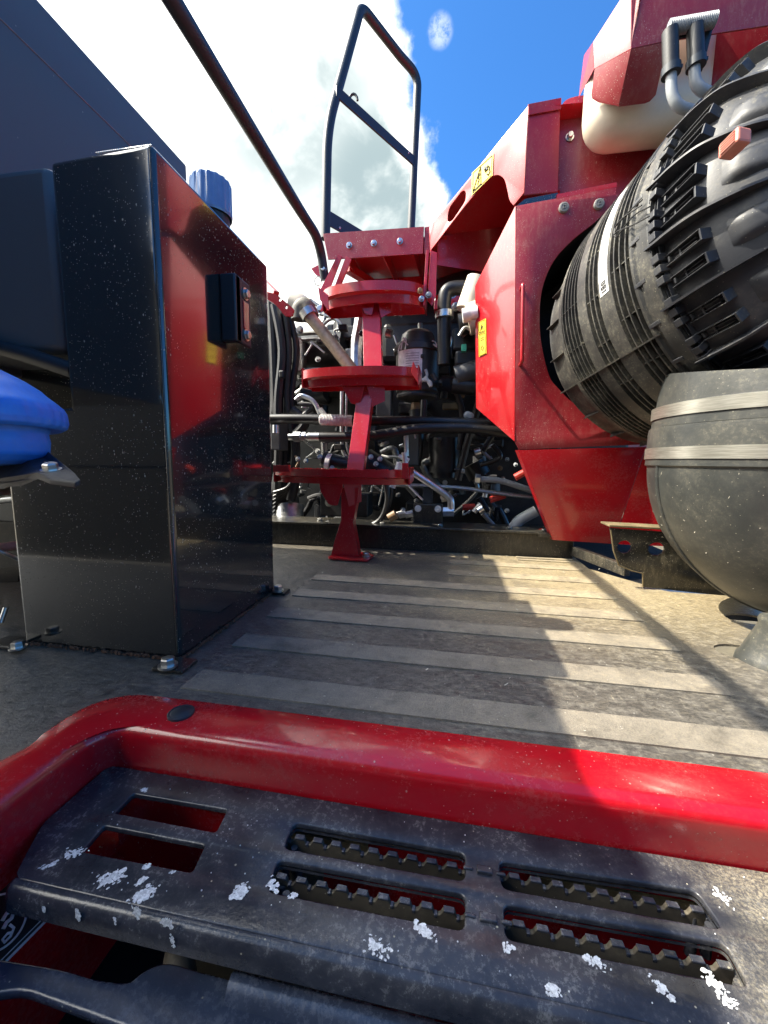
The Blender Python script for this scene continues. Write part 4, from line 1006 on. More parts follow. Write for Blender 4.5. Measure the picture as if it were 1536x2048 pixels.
# ribbed hose connector and grey pipes
ho = thing('hose_connector', (0.5, 0.7, 1.0), 'ribbed grey connector with two clamped grey hoses over the cream tank', 'hose')
YH = 1.0
q = M(); a, b = PY(1337, 56, YH), PY(1430, 40, YH); dd = (b-a).normalized(); n = 26
prof = []
for k in range(n*2+1): prof.append(((b-a).length*k/(n*2), 0.0118 if k % 2 else 0.0133))
prof = [(0, 0.001), (0, 0.0133)]+prof+[((b-a).length, 0.001)]
q.lathe(a, dd, prof, 20); q.build('ribbed_tube', mGreyHose, ho, 20)
q = M(); q.slab(PlY(YH+0.012), pp(PlY(YH+0.012), [(1329, 68), (1430, 48), (1424, 64), (1405, 140), (1400, 138), (1407, 66), (1332, 80)]), t=0.004); q.build('bracket', mTube, ho, 0)
for (xa, ya, xb, yb) in ((1340, 62, 1342, 150), (1390, 55, 1392, 135)):
    M().cyl(PY(xa, ya, YH), PY(xb, yb, YH), 0.0146, n=20).build('hose', mHose, ho)
    q = M(); a, b = PY(xb, yb-16, YH), PY(xb, yb, YH); q.cyl(a, b, 0.0172, n=20); q.box(b+Vector((0.013, -0.002, 0.010)), (0.010, 0.008, 0.006)); q.build('clamp', mTube, ho)
M().tube(fillet([PY(1342, 145, YH), PY(1343, 188, YH), PY(1356, 214, YH), PY(1400, 225, YH+.01), PY(1500, 250, YH+.02)], 0.03, 6), 0.0100, 16).build('pipe', mGreyHose, ho)
M().tube(fillet([PY(1388, 130, YH), PY(1390, 165, YH), PY(1402, 180, YH), PY(1440, 195, YH+.01), PY(1500, 215, YH+.02)], 0.03, 6), 0.0100, 16).build('pipe', mGreyHose, ho)

# ================================================================== AIR CLEANER
CS = 1.12
cl = thing('air_cleaner', (0.5, 0.65, 0.5), 'big ribbed black air cleaner cylinder set in the round opening', 'air cleaner')
def c2w(v): return Vector((_x.x*v[0]+_x.y*v[1]+_x.z*v[2], _y.x*v[0]+_y.y*v[1]+_y.z*v[2], _z.x*v[0]+_z.y*v[1]+_z.z*v[2]))
AX = c2w((-85, 25, 790)).normalized()            # points away, towards the engine
th = R(30.9); rho = 0.876*CS; RR = 0.29
off = c2w((math.cos(th), -math.sin(th), 0)); off = off-AX*off.dot(AX)
def axis_at(zd): return EYE + AX*(CS*zd/ (790/math.sqrt(85*85+25*25+790*790))) + off.normalized()*rho
U = -off.normalized(); V = AX.cross(U)
A0 = axis_at(0.0)
def cyp(zd, r, phi): return axis_at(zd)+(U*math.cos(phi)+V*math.sin(phi))*r*CS
def fins(zlist, rb, rf, w=0.0028):
    out = []
    for z in zlist: out += [(z-w*0.8, rb), (z-w*0.45, rf), (z+w*0.45, rf), (z+w*0.8, rb)]
    return out
# profile along the axis, near (small z) to far (large z)
P_ = [(0.538, 0.262), (0.538, 0.285), (0.541, 0.2875), (0.562, 0.2875), (0.564, 0.284), (0.570, 0.284), (0.573, 0.288), (0.578, 0.288), (0.581, 0.262)]
P_ += fins([0.588, 0.602, 0.615], 0.260, 0.287)
P_ += [(0.623, 0.262), (0.626, 0.286), (0.660, 0.286), (0.663, 0.262)] + fins([0.672, 0.684], 0.260, 0.286)
P_ += [(0.694, 0.262), (0.697, 0.285), (0.724, 0.285), (0.727, 0.260)] + fins([0.736, 0.747, 0.758, 0.769, 0.780], 0.258, 0.283, 0.0024)
P_ += [(0.789, 0.262), (0.792, 0.278), (0.802, 0.278), (0.805, 0.264), (0.870, 0.254), (0.878, 0.256), (0.890, 0.248), (0.905, 0.22), (0.915, 0.05)]
sc_ax = CS*math.sqrt(85*85+25*25+790*790)/790
q = M(); q.lathe(A0, AX, [(z*sc_ax, r*CS) for z, r in P_], 160, u=U); q.build('housing', mCleaner, cl, 35)
def onstrip(q, z0, z1, r0, r1, phi, wd):
    pts = [cyp(z0, r0, phi-wd), cyp(z1, r0, phi-wd), cyp(z1, r0, phi+wd), cyp(z0, r0, phi+wd), cyp(z0, r1, phi-wd), cyp(z1, r1, phi-wd), cyp(z1, r1, phi+wd), cyp(z0, r1, phi+wd)]
    q.add(pts, [(0, 1, 2, 3), (4, 7, 6, 5), (0, 4, 5, 1), (1, 5, 6, 2), (2, 6, 7, 3), (3, 7, 4, 0)])
# mould seam and short axial fins between the ring fins
q = M(); onstrip(q, 0.565, 0.79, 0.26, 0.2895, 0.0, 0.005); onstrip(q, 0.808, 0.878, 0.245, 0.270, 0.0, 0.005); q.build('mould_seam', mCleaner, cl, 0)
q = M()
for k in range(-14, 15):
    ph = k*0.30+0.19
    onstrip(q, 0.583, 0.624, 0.258, 0.2845, ph, 0.003); onstrip(q, 0.664, 0.696, 0.258, 0.2835, ph-0.05, 0.003); onstrip(q, 0.728, 0.790, 0.256, 0.2805, ph+0.04, 0.003)
    onstrip(q, 0.806, 0.876, 0.245, 0.2655, ph+0.10, 0.003)
q.build('fin', mCleaner, cl, 0)
# white label on one band
lbp, lbf = [], []
q = M(); nL = 14; ph0, ph1 = 0.40, 1.10
for k in range(nL+1):
    ph = ph0+(ph1-ph0)*k/nL
    for z in (0.632, 0.655): lbp.append(cyp(z, 0.2868, ph))
q.add(lbp, [(2*k, 2*k+1, 2*k+3, 2*k+2) for k in range(nL)]); q.add([v-U*0.0005 for v in lbp], [(2*k, 2*k+1, 2*k+3, 2*k+2) for k in range(nL)])
label = q.build('label', mWhite, cl, 60)
def lab(z, ph): return cyp(z-0.0445, 0.2875, ph-0.125)
q = M(); w_ = 0.02
for strokes in ([[(0.694, .545), (0.682, .545)]], [[(0.694, .562), (0.682, .562), (0.682, .575), (0.688, .575), (0.688, .562)], [(0.688, .575), (0.694, .575), (0.694, .562)]], [[(0.693, .590), (0.683, .590), (0.683, .604), (0.693, .604), (0.693, .590)]]):
    for s_ in strokes: q.tube([lab(*p) for p in s_], 0.0007, 5)
q.build('label_print', mInk, label, 0)
# castellated clamp ring at the near rim
q = M()
for k in range(-52, 53):
    ph = k*0.0595
    if k % 4 != 3: onstrip(q, 0.527, 0.540, 0.262, 0.287, ph, 0.020)
    if k % 4 == 1: onstrip(q, 0.556, 0.578, 0.280, 0.2885, ph, 0.012)
q.build('castle_ring', mCleanerCap, cl, 0, 0.0012)
q = M()
for k in range(-105, 106):
    ph = k*0.0297
    onstrip(q, 0.5385, 0.5455, 0.270, 0.2805+0.003*(k % 3), ph, 0.007)
for z_ in (0.531, 0.536): q.lathe(A0, AX, [((z_-0.0008)*sc_ax, 0.262*CS), ((z_-0.0008)*sc_ax, 0.279*CS), ((z_+0.0008)*sc_ax, 0.279*CS), ((z_+0.0008)*sc_ax, 0.262*CS)], 128, u=U)
o = q.build('cage_ring', mCleanerCap, cl, 0)
# near cap: bulging towards the viewer, with long ribs and clip blocks
CP = [(0.545, 0.272), (0.528, 0.270), (0.500, 0.267), (0.470, 0.258), (0.445, 0.240), (0.425, 0.222), (0.410, 0.198), (0.400, 0.165), (0.396, 0.12), (0.394, 0.05), (0.394, 0.001)]
cps = [Vector((z, r, 0)) for z, r in CP]; cps = crom(cps, 4)
q = M(); q.lathe(A0, AX, [(p.x*sc_ax, p.y*CS) for p in cps], 128, u=U); q.build('end_cap', mCleanerCap, cl, 50)
q = M()
for k in range(-9, 10):
    ph = k*0.335+0.10
    A_, B_ = [], []
    pts = []
    for p in cps[:-6]:
        for dph, dr in ((-0.006, 0), (-0.006, 0.020), (0.006, 0.020), (0.006, 0)): 
            hgt = dr*min(1.0, max(0.15, (p.y-0.10)/0.14)); pts.append(cyp(p.x, p.y+hgt, ph+dph*0.262/max(p.y, .05)))
    n = len(pts)//4; q.add(pts, [(i*4+j, i*4+j+1, (i+1)*4+j+1, (i+1)*4+j) for i in range(n-1) for j in range(3)]+[(0, 1, 2, 3), ((n-1)*4+3, (n-1)*4+2, (n-1)*4+1, (n-1)*4)])
q.build('cap_rib', mCleanerCap, cl, 30)
for k in range(-9, 10):
    ph = k*0.335+0.10; q = M()
    for dd_ in (0.105, 0.225):
        # U shaped clip pocket of thin walls, open towards the ring
        for s_ in (-0.026, 0.026): onstrip(q, 0.472, 0.528, 0.250, 0.2765, ph+dd_+s_, 0.0024)
        onstrip(q, 0.470, 0.473, 0.250, 0.2750, ph+dd_, 0.0285)
        onstrip(q, 0.505, 0.508, 0.255, 0.272, ph+dd_, 0.024)
        onstrip(q, 0.520, 0.523, 0.255, 0.276, ph+dd_, 0.014)
        for s_ in (-0.010, 0.010): onstrip(q, 0.480, 0.515, 0.252, 0.272, ph+dd_+s_, 0.0022)
    q.build('clip_pocket', mCleanerCap, cl, 0, 0.0012)
# smooth swellings between the long ribs, and a flat web on the dome
def cap_r(z):
    for i in range(len(cps)-1):
        if cps[i].x >= z >= cps[i+1].x: t = (cps[i].x-z)/max(1e-9, cps[i].x-cps[i+1].x); return cps[i].y*(1-t)+cps[i+1].y*t
    return 0.2
for k in range(-9, 10):
    ph = k*0.335+0.10; q = M(); vs = []; na, nb = 8, 10
    for i in range(na+1):
        for j in range(nb+1):
            u_, v_ = i/na, j/nb; z = 0.405+0.052*u_; hgt = 0.010*min(1, 4*v_, 4*(1-v_))**0.6*min(1.0, 3.0*(1-u_)+0.15)
            vs.append(cyp(z, cap_r(z)+hgt-0.001, ph+0.165+(v_-0.5)*0.17))
    q.add(vs, [(i*(nb+1)+j, i*(nb+1)+j+1, (i+1)*(nb+1)+j+1, (i+1)*(nb+1)+j) for i in range(na) for j in range(nb)]); q.build('swelling', mCleanerCap, cl, 50)
# latch (dull red) with grooves
q = M(); 
def w2p(p):
    d = p-EYE; c3 = (_x.x*d.x+_y.x*d.y+_z.x*d.z, _x.y*d.x+_y.y*d.y+_z.y*d.z, _x.z*d.x+_y.z*d.y+_z.z*d.z)
    return 768+790*c3[0]/c3[2], 1024+790*c3[1]/c3[2]
def find_surf(px, py, z0, z1, rf_):
    best = None
    for i in range(-160, 161):
        ph = i/100
        for j in range(41):
            z = z0+(z1-z0)*j/40; X_, Y_ = w2p(cyp(z, rf_(z), ph)); e = (X_-px)**2+(Y_-py)**2
            if best is None or e < best[0]: best = (e, ph, z)
    return best
q = M(); fp = find_surf(1456, 284, 0.42, 0.54, lambda z: 0.285)
phL, zL = fp[1], fp[2]
onstrip(q, zL-0.013, zL+0.013, 0.262, 0.281, phL, 0.034)
cla = q.build('latch', mOrange, cl, 0, 0.003)
q = M()
for k in range(5): onstrip(q, zL-0.009, zL+0.009, 0.279, 0.2822, phL-0.022+k*0.011, 0.0018)
q.build('latch_groove', mOrange, cla, 0)
q = M()
for (a, b, c) in ((-0.02, 0.02, 0), (0.03, -0.01, 1)):
    q.tube(crom([cyp(0.530, 0.292, phL+a), cyp(0.56, 0.296, phL+a+0.03), cyp(0.60, 0.294, phL+0.06+b), cyp(0.61, 0.292, phL+0.10+a), cyp(0.585, 0.296, phL+0.12), cyp(0.545, 0.294, phL+0.09+b)], 6), 0.0013, 6)
q.build('wire', mInk, cl)

# ================================================================== RUBBER ELBOW
el = thing('intake_elbow', (0.5, 0.6, 0.1), 'fat dusty rubber elbow with two steel clamps under the air cleaner', 'duct')
YE = 0.83; re = 0.206; xe = 0.383
Rb = 0.085; cx_ = xe+re; zc_ = 0.307
path = [Vector((cx_, YE, z)) for z in (0.468, 0.460, 0.445, 0.40, 0.345, zc_)]
rad = [re*0.945, re*0.95, re*0.955, re*0.975, re*0.985, re]
q = M(); n = 96; rows_ = []
for p, r in zip(path, rad): rows_.append([p+Vector((-math.cos(a)*r, math.sin(a)*r, 0.17*math.sin(a)*r*max(0, min(1, (p.z-0.40)/0.05)))) for a in [2*math.pi*k/n for k in range(n)]])
bc_ = Vector((cx_+Rb, YE, zc_))
for j in range(1, 22):
    t = math.pi/2*j/21; ux = Vector((-math.cos(t), 0, -math.sin(t)))
    rows_.append([bc_+ux*(Rb+math.cos(a)*re*(1-0.01*j/21))+Vector((0, math.sin(a)*re, 0)) for a in [2*math.pi*k/n for k in range(n)]])
for dx in (0.1, 0.25): rows_.append([v+Vector((dx, 0, 0)) for v in rows_[26]])
vs = [v for r_ in rows_ for v in r_]
q.add(vs, [(i*n+k, i*n+(k+1) % n, (i+1)*n+(k+1) % n, (i+1)*n+k) for i in range(len(rows_)-1) for k in range(n)])
q.build('elbow', mRubber, el, 60)
q = M()
# moulded parting ridge along the heel and a collar
rp = [r_[0] for r_ in rows_[3:28]]
q.tube(rp, 0.0035, 8)
q.lathe(Vector((cx_, YE, 0)), (0, 0, 1), [(0.372, re*0.97), (0.371, re*1.012), (0.362, re*1.016), (0.300, re*1.018), (0.297, re*1.0)], 96)
q.lathe(Vector((cx_, YE, 0)), (0, 0, 1), [(0.412, re*0.95), (0.412, re*0.985), (0.406, re*0.99), (0.372, re*0.995)], 96)
q.build('collar', mRubber, el, 50)
for (za, zb, rr) in ((0.312, 0.333, re*1.022), (0.388, 0.410, re*0.999)):
    q = M(); q.lathe(Vector((cx_, YE, 0)), (0, 0, 1), [(za, rr), (za, rr+0.0012), (zb, rr+0.0012), (zb, rr)], 96); q.build('clamp', mClamp, el, 30)
rngd = random.Random(9); q = M()
for k in range(50):
    a = rngd.uniform(-0.9, 0.9); j = rngd.randint(6, 22)
    r_ = rows_[j]; p = r_[int(a/(2*math.pi)*n) % n]; l = rngd.uniform(0.001, 0.004)
    d = Vector((rngd.uniform(-1, 1), rngd.uniform(-.5, .5), rngd.uniform(-1, 1))).normalized()*l; q.bar(p-d*0.6, p+d*0.6, 0.0005, 0.0005)
o = q.build('straw', mStraw, el, 0); o['kind'] = 'stuff'
# small grey cone boot at the deck hole
cb = thing('cone_boot', (0.46, 0.56, 0), 'small grey rubber cone boot standing in the deck hole', 'boot')
p = PZ(1545, 1325, 0.0); q = M(); q.lathe(p, (0.0, 0, 1), [(-0.01, 0.046), (0.004, 0.044), (0.010, 0.040), (0.060, 0.022), (0.066, 0.024), (0.072, 0.022), (0.074, 0.014), (0.074, 0.001)], 36); q.build('boot', mRubber, cb, 50)

# ================================================================== SUPPORT BRACKET right of the guard
sb = thing('support_bracket', (0.5, 1.06, 0.06), 'dusty black support bracket with round holes and pale lip', 'bracket')
PB = PlY(1.03)
hs = [[(PB.px2(1249, 1094)[0]+0.016*math.cos(a), PB.px2(1249, 1094)[1]+0.016*math.sin(a)) for a in [k*math.pi/10 for k in range(20)]], [(PB.px2(1313, 1098)[0]+0.018*math.cos(a), PB.px2(1313, 1098)[1]+0.016*math.sin(a)) for a in [k*math.pi/10 for k in range(20)]]]
M().slab(PB, pp(PB, [(1220, 1056), (1520, 1078), (1520, 1200), (1286, 1174), (1285, 1144), (1262, 1139), (1236, 1128), (1226, 1100)]), hs, t=0.006, bev=0.0008).build('web', mBlackDusty, sb, 30)
a, b, c_, d_ = PB.hit(1217, 1053), PB.hit(1520, 1070), PB.hit(1520, 1070)+Vector((0, 0.06, 0)), PB.hit(1217, 1053)+Vector((0, 0.06, 0))
q = M(); q.add([v+Vector((0, -0.006, h)) for h in (0, 0.005) for v in (a, b, c_, d_)], [(0, 1, 2, 3), (4, 7, 6, 5), (0, 4, 5, 1), (1, 5, 6, 2), (2, 6, 7, 3), (3, 7, 4, 0)]); q.build('lip', mDirt, sb, 0, 0.001)
q = M(); pa = [PB.hit(*t) for t in ((1222, 1060), (1228, 1102), (1238, 1130), (1264, 1141), (1286, 1146), (1286, 1174))]; q.tube([v+Vector((-0.002, -0.004, 0)) for v in pa], 0.0016, 6); q.build('edge', mDirt, sb)
M().box((0.62, 1.12, -0.04), (0.5, 0.1, 0.02)).build('base', mBlackDusty, sb, 0)

# ================================================================== FRAME BEAM
bm_ = thing('frame_beam', (-0.1, YB, 0), 'long black frame beam lying across behind the deck plate', 'beam')
zt_ = PY(800, 1056, YB).z
q = M(); q.box((-0.30, YB+0.040, zt_/2-0.03), (1.38, 0.080, zt_+0.06)); q.build('beam', mBlackDusty, bm_, 0, 0.004)
q = M(); q.box((-0.29, YB+0.055, zt_+0.004), (1.40, 0.14, 0.008)); q.build('flange', mBlackDusty, bm_, 0, 0.0015)
q = M(); q.bar((0.385, YB-0.02, 0.03), (0.47, 1.12, 0.02), 0.02, 0.03); q.build('end_piece', mBlackDusty, bm_, 0, 0.002)
for px_, y_ in ((655, 1052), (765, 1054), (880, 1058), (1018, 1063), (1088, 1068), (640, 1046)): bolt(bm_, PY(px_, y_-4, YB+0.03), (0, -0.2, 1), 0.0085, 0.009, mPipeDull)
q = M(); q.box(PY(1090, 1072, YB+0.005)+Vector((0, 0, 0.006)), (0.05, 0.05, 0.012)); q.build('pad', mBlackDusty, bm_, 0, 0.001)

# ================================================================== ENGINE
en = thing('engine', (-0.1, 2.1, 0.1), 'dark grimy engine crowded with hoses, pipes and fittings behind the ladder', 'engine')
def ebox(px0, py0, px1, py1, y, dep, mat=None, bev=0.006, name='cover'):
    a, b = PY(px0, py0, y), PY(px1, py1, y); M().box(((a.x+b.x)/2, y+dep/2, (a.z+b.z)/2), (abs(b.x-a.x), dep, abs(a.z-b.z))).build(name, mat or mEng, en, 0, bev)
def ecyl(px0, py0, px1, py1, y, r, mat=None, name='canister', y2=None, n=24):
    return M().cyl(PY(px0, py0, y), PY(px1, py1, y2 or y), r, n=n).build(name, mat or mEng, en)
def etube(pts, y, r, mat=None, name='hose', ysl=0.0, n=10, sm=True):
    P3 = [PY(p[0], p[1], y+(p[2] if len(p) > 2 else 0)) for p in pts]
    P3 = crom(P3, 6) if sm else fillet(P3, 0.04, 5)
    return M().tube(P3, r, n).build(name, mat or mHose, en)
# body
q = M(); q.box((-0.35, 2.35, 0.42), (1.75, 0.55, 1.10)); q.build('block', mEng, en, 0, 0.02)
q = M(); q.box((-0.2, 2.0, -0.12), (2.4, 1.5, 0.04)); q.build('sump_pan', mDark, en, 0)
q = M(); q.box((0.40, 2.5, 0.65), (1.0, 0.5, 1.6)); q.build('block', mEng, en, 0, 0.02)
q = M()
a, b = PY(765, 612, 1.95), PY(950, 618, 1.95)
q.box(((a.x+b.x)/2, 2.05, a.z-0.06), (b.x-a.x+0.1, 0.25, 0.14)); q.build('rocker_cover', mEng, en, 0, 0.025)
ebox(760, 640, 950, 720, 1.92, 0.2, bev=0.03, name='manifold')
ebox(600, 690, 700, 780, 1.85, 0.25, mEng, 0.02, name='turbo_housing')
ecyl(590, 705, 690, 700, 1.80, 0.085, mEng, 'turbo_housing')
ecyl(592, 680, 592, 745, 1.72, 0.045, mPipeDull, 'pulley')
for k, (yy) in enumerate((668, 680, 742)): etube([(590, yy), (640, yy-2), (668, yy+6)], 1.70, 0.010, mPipe if k == 1 else mPipeDull, 'pipe')
ebox(668, 630, 705, 680, 1.80, 0.1, mEngGrey, 0.008, 'actuator'); ebox(676, 608, 700, 634, 1.80, 0.08, mEng, 0.004, 'actuator')
ebox(680, 652, 716, 674, 1.78, 0.1, mEngGrey, 0.004, 'actuator')
for p in ([(640, 628), (680, 640), (668, 700)], [(620, 600), (655, 625), (640, 660)], [(640, 655), (665, 632), (690, 655), (670, 672)]): etube(p, 1.75, 0.008, mPipeDull, 'lever', sm=False)
# silvery exhaust bend with upright pipe beside the ladder post
etube([(728, 600), (722, 640), (714, 690), (713, 735)], 1.62, 0.026, mPipe, 'exhaust_pipe'); 
ebox(690, 697, 712, 735, 1.70, 0.1, mPipeDull, 0.004, 'heat_shield')
etube([(738, 700), (736, 740)], 1.6, 0.006, mPipe, 'pipe')
# diagonal rusty tube
etube([(618, 632), (650, 670), (706, 742)], 1.50, 0.023, mExh, 'vent_tube', n=16)
etube([(598, 640), (600, 618), (612, 612), (624, 636)], 1.52, 0.030, mHoseDusty, 'vent_elbow', n=16)
etube([(585, 606), (600, 612), (606, 628)], 1.60, 0.045, mCream, 'vent_elbow', n=16)
ecyl(612, 622, 620, 634, 1.50, 0.030, mZinc, 'clamp')
# filter canister with white label
fy = 1.62
fc = PY(835, 720, fy); cxf = fc.x; ztf, zbf = PY(835, 690, fy).z, PY(835, 803, fy).z; rf = (PY(880, 720, fy).x-PY(792, 720, fy).x)/2
q = M(); q.lathe((cxf, fy, 0), (0, 0, 1), [(zbf, 0.001), (zbf, rf*0.55), (zbf+0.012, rf*0.9), (zbf+0.02, rf*0.93), (zbf+0.028, rf*0.88), (zbf+0.036, rf*0.95), (zbf+0.05, rf*0.92), (zbf+0.055, rf*0.97), (ztf-0.035, rf*0.97), (ztf-0.033, rf*1.08), (ztf-0.015, rf*1.08), (ztf-0.012, rf*0.98), (ztf, rf*0.95), (ztf+0.004, rf*0.80), (ztf+0.035, rf*0.72), (ztf+0.048, rf*0.55), (ztf+0.048, 0.001)], 40)
fcan = q.build('filter_canister', mCan, en, 35)
M().cyl((cxf+0.01, fy-0.03, ztf+0.045), (cxf+0.01, fy-0.03, ztf+0.07), 0.009, n=12).build('nipple', mPipeDull, fcan)
q = M(); vs = []
for k in range(9):
    a = -0.95+1.25*k/8; zz0 = 0
    for z in (ztf-0.036, ztf-0.115-0.03*(k/8)): vs.append(Vector((cxf+math.sin(a)*(rf*0.985), fy-math.cos(a)*(rf*0.985), z)))
q.add(vs, [(2*k, 2*k+1, 2*k+3, 2*k+2) for k in range(8)]); q.build('paper_label', mWhite, fcan, 60)
q = M()
for j in range(6):
    z = ztf-0.052-j*0.009; q.tube([(cxf+math.sin(a)*(rf*0.995), fy-math.cos(a)*(rf*0.995), z) for a in [-0.45+0.6*k/6 for k in range(7)]], 0.0008, 4)
q.build('label_print', mEngGrey, fcan, 0)
for pts in ([(796, 705), (800, 690), (808, 682), (806, 676), (812, 680), (810, 700)], [(802, 700), (806, 682), (816, 690)], [(866, 688), (876, 694), (882, 706), (878, 698), (870, 684), (864, 682)], [(868, 690), (882, 700), (880, 712)]): etube(pts, fy-rf*1.1, 0.0022, mWire, 'wire', n=6)
ecyl(833, 806, 832, 822, fy, 0.022, mCopper, 'fitting'); etube([(832, 820), (834, 880), (828, 930)], fy, 0.028, mHose, 'hose', n=16)
# hose running up to the coolant tank
etube([(888, 730), (888, 650), (889, 600), (897, 580), (925, 576), (950, 582)], 1.50, 0.024, mHose, 'coolant_hose', n=18)
ecyl(889, 624, 889, 637, 1.50, 0.033, mZinc, 'clamp')
etube([(860, 580), (890, 568), (930, 556), (950, 552)], 1.75, 0.028, mHose, 'hose', n=14)
ecyl(935, 640, 960, 632, 1.42, 0.05, mCream, 'coolant_tank'); ecyl(936, 622, 958, 560, 1.45, 0.042, mCream, 'coolant_tank'); ecyl(918, 650, 962, 640, 1.45, 0.035, mHose, 'coolant_neck')
etube([(925, 632), (955, 626)], 1.38, 0.022, mWhite, 'coolant_tank', n=12)
ebox(905, 655, 952, 700, 1.5, 0.1, mEng, 0.01, 'pump'); ebox(910, 700, 955, 730, 1.48, 0.1, mHose, 0.01, 'pump'); ebox(923, 688, 933, 702, 1.44, 0.02, mGreen, 0.002, 'connector')
etube([(918, 672), (930, 652), (945, 662)], 1.42, 0.006, mPipeDull, 'lever', sm=False)
ecyl(912, 755, 958, 740, 1.5, 0.04, mEngGrey, 'starter'); ecyl(905, 770, 950, 775, 1.5, 0.03, mEng, 'starter')
for p in ((905, 588), (911, 614), (640, 618), (600, 660)): bolt(en, PY(p[0], p[1], 1.6), (0, -1, 0), 0.012, 0.01)
ebox(898, 585, 925, 612, 1.65, 0.05, mRed, 0.003, 'red_bracket'); ebox(868, 600, 885, 618, 1.66, 0.05, mRed, 0.003, 'red_bracket')
# hydraulic hoses crossing
etube([(540, 838), (620, 838), (700, 842), (800, 842), (900, 845), (985, 848)], 1.45, 0.018, mHose, 'hydraulic_hose', n=16)
q = M(); a, b = PY(641, 839, 1.43), PY(706, 842, 1.43); d = (b-a).normalized(); n_ = 22
q.lathe(a, d, [((b-a).length*k/(2*n_), 0.0215 if k % 2 else 0.0185) for k in range(2*n_+1)], 20); q.build('spiral_guard', mWhite, en, 20)
etube([(640, 874), (720, 873), (780, 866), (830, 858), (900, 856), (960, 858), (1020, 868)], 1.42, 0.018, mHose, 'hydraulic_hose', n=16)
for (x0, x1, r_) in ((578, 590, .013), (588, 602, .019), (602, 618, .013), (605, 612, .018), (617, 642, .017)): ecyl(x0, 874, x1, 874, 1.42, r_, mZinc, 'fitting', n=6 if r_ > .0175 else 16)
ebox(540, 832, 560, 900, 1.45, 0.08, mEngGrey, 0.004, 'valve'); ecyl(552, 850, 552, 866, 1.42, 0.012, mPipe, 'fitting')
# grey control box with print
ebox(752, 776, 782, 832, 1.60, 0.06, mEngGrey, 0.004, 'control_unit')
etube([(684, 780), (684, 890), (694, 915)], 1.60, 0.008, mPipe, 'pipe'); etube([(693, 782), (693, 885), (702, 915)], 1.60, 0.005, mPipe, 'pipe')
# bright small levers and linkages on the left
etube([(592, 800), (602, 790), (628, 800), (640, 828)], 1.52, 0.009, mPipe, 'lever', sm=False); etube([(600, 808), (625, 812), (608, 830)], 1.54, 0.010, mEngGrey, 'lever'); etube([(640, 818), (652, 834)], 1.48, 0.010, mWhite, 'linkage')
etube([(585, 820), (610, 845), (590, 870)], 1.6, 0.02, mHose); ecyl(610, 790, 650, 780, 1.7, 0.05, mEng, 'alternator')
# pump cylinder with bands above first step
ecyl(648, 920, 712, 934, 1.45, 0.032, mHose, 'pump', n=24); ecyl(654, 924, 662, 926, 1.44, 0.034, mWhite, 'band'); ecyl(728, 920, 788, 960, 1.5, 0.05, mEng, 'pump')
for p in ((596, 918), (640, 914), (612, 922), (742, 914), (760, 918), (752, 928), (664, 936)): bolt(en, PY(p[0], p[1], 1.42), (0, -1, 0.3), 0.007, 0.008)
etube([(590, 912), (598, 920), (592, 934)], 1.42, 0.004, mCopper, 'wire')
# lower dark box and shiny dome
ecyl(580, 1045, 580, 1010, 1.50, 0.055, mPipe, 'motor', y2=1.52)
for k in range(7): etube([(548, 985+k*8), (575, 975+k*4), (592, 950+k*6), (600, 940)], 1.44+0.01*k, 0.007, mHose, 'cable')
ecyl(590, 960, 582, 1000, 1.46, 0.02, mHose, 'hose')
# big dark filter below the hoses
ecyl(888, 876, 888, 945, 1.65, 0.062, mHose, 'oil_filter', n=32); ecyl(888, 945, 888, 955, 1.65, 0.050, mHose, 'oil_filter')
etube([(960, 800), (935, 880), (915, 960)], 1.6, 0.016, mHose); etube([(905, 760), (925, 830), (918, 900)], 1.6, 0.012, mHose); etube([(985, 890), (1000, 915), (960, 930)], 1.6, 0.010, mHose)
ecyl(848, 800, 845, 860, 1.5, 0.012, mHose, 'bracket_arm'); ebox(816, 835, 836, 930, 1.5, 0.03, mTube, 0.002, 'bracket_arm')
for p in ((935, 830), (820, 849), (940, 832)): bolt(en, PY(p[0], p[1], 1.46), (0, -1, 0), 0.010, 0.008, mZinc)
etube([(826, 853), (831, 877)], 1.44, 0.003, mPipe, 'wire')
ecyl(690, 880, 755, 880, 1.8, 0.07, mEng, 'canister'); ecyl(880, 775, 930, 778, 1.75, 0.05, mEng, 'canister'); ebox(885, 805, 925, 818, 1.6, 0.03, mDirt, 0.004, 'bracket_arm')
ecyl(768, 885, 770, 890, 1.6, 0.020, mPipeDull, 'knob')
# steel lines
etube([(812, 860), (813, 912)], 1.45, 0.009, mPipe, 'pipe', sm=False); etube([(798, 912), (818, 921)], 1.42, 0.007, mWhite, 'tee_handle', sm=False); ecyl(808, 905, 812, 935, 1.42, 0.010, mPipe, 'fitting')
etube([(800, 925), (794, 945), (784, 975)], 1.38, 0.012, mWhite, 'valve_arm')
etube([(818, 940), (860, 967), (893, 990), (902, 1000), (902, 1020)], 1.40, 0.0125, mPipe, 'pipe', sm=False, n=16)
etube([(800, 955), (846, 1000)], 1.40, 0.0035, mPipe, 'wire')
etube([(790, 970), (860, 972), (930, 976), (985, 985), (1072, 995)], 1.48, 0.0075, mPipe, 'pipe', sm=False)
etube([(955, 958), (1000, 960), (1075, 985)], 1.46, 0.011, mGreyHose, 'pipe', sm=False); ecyl(950, 957, 960, 958, 1.45, 0.018, mPipe, 'fitting', n=6)
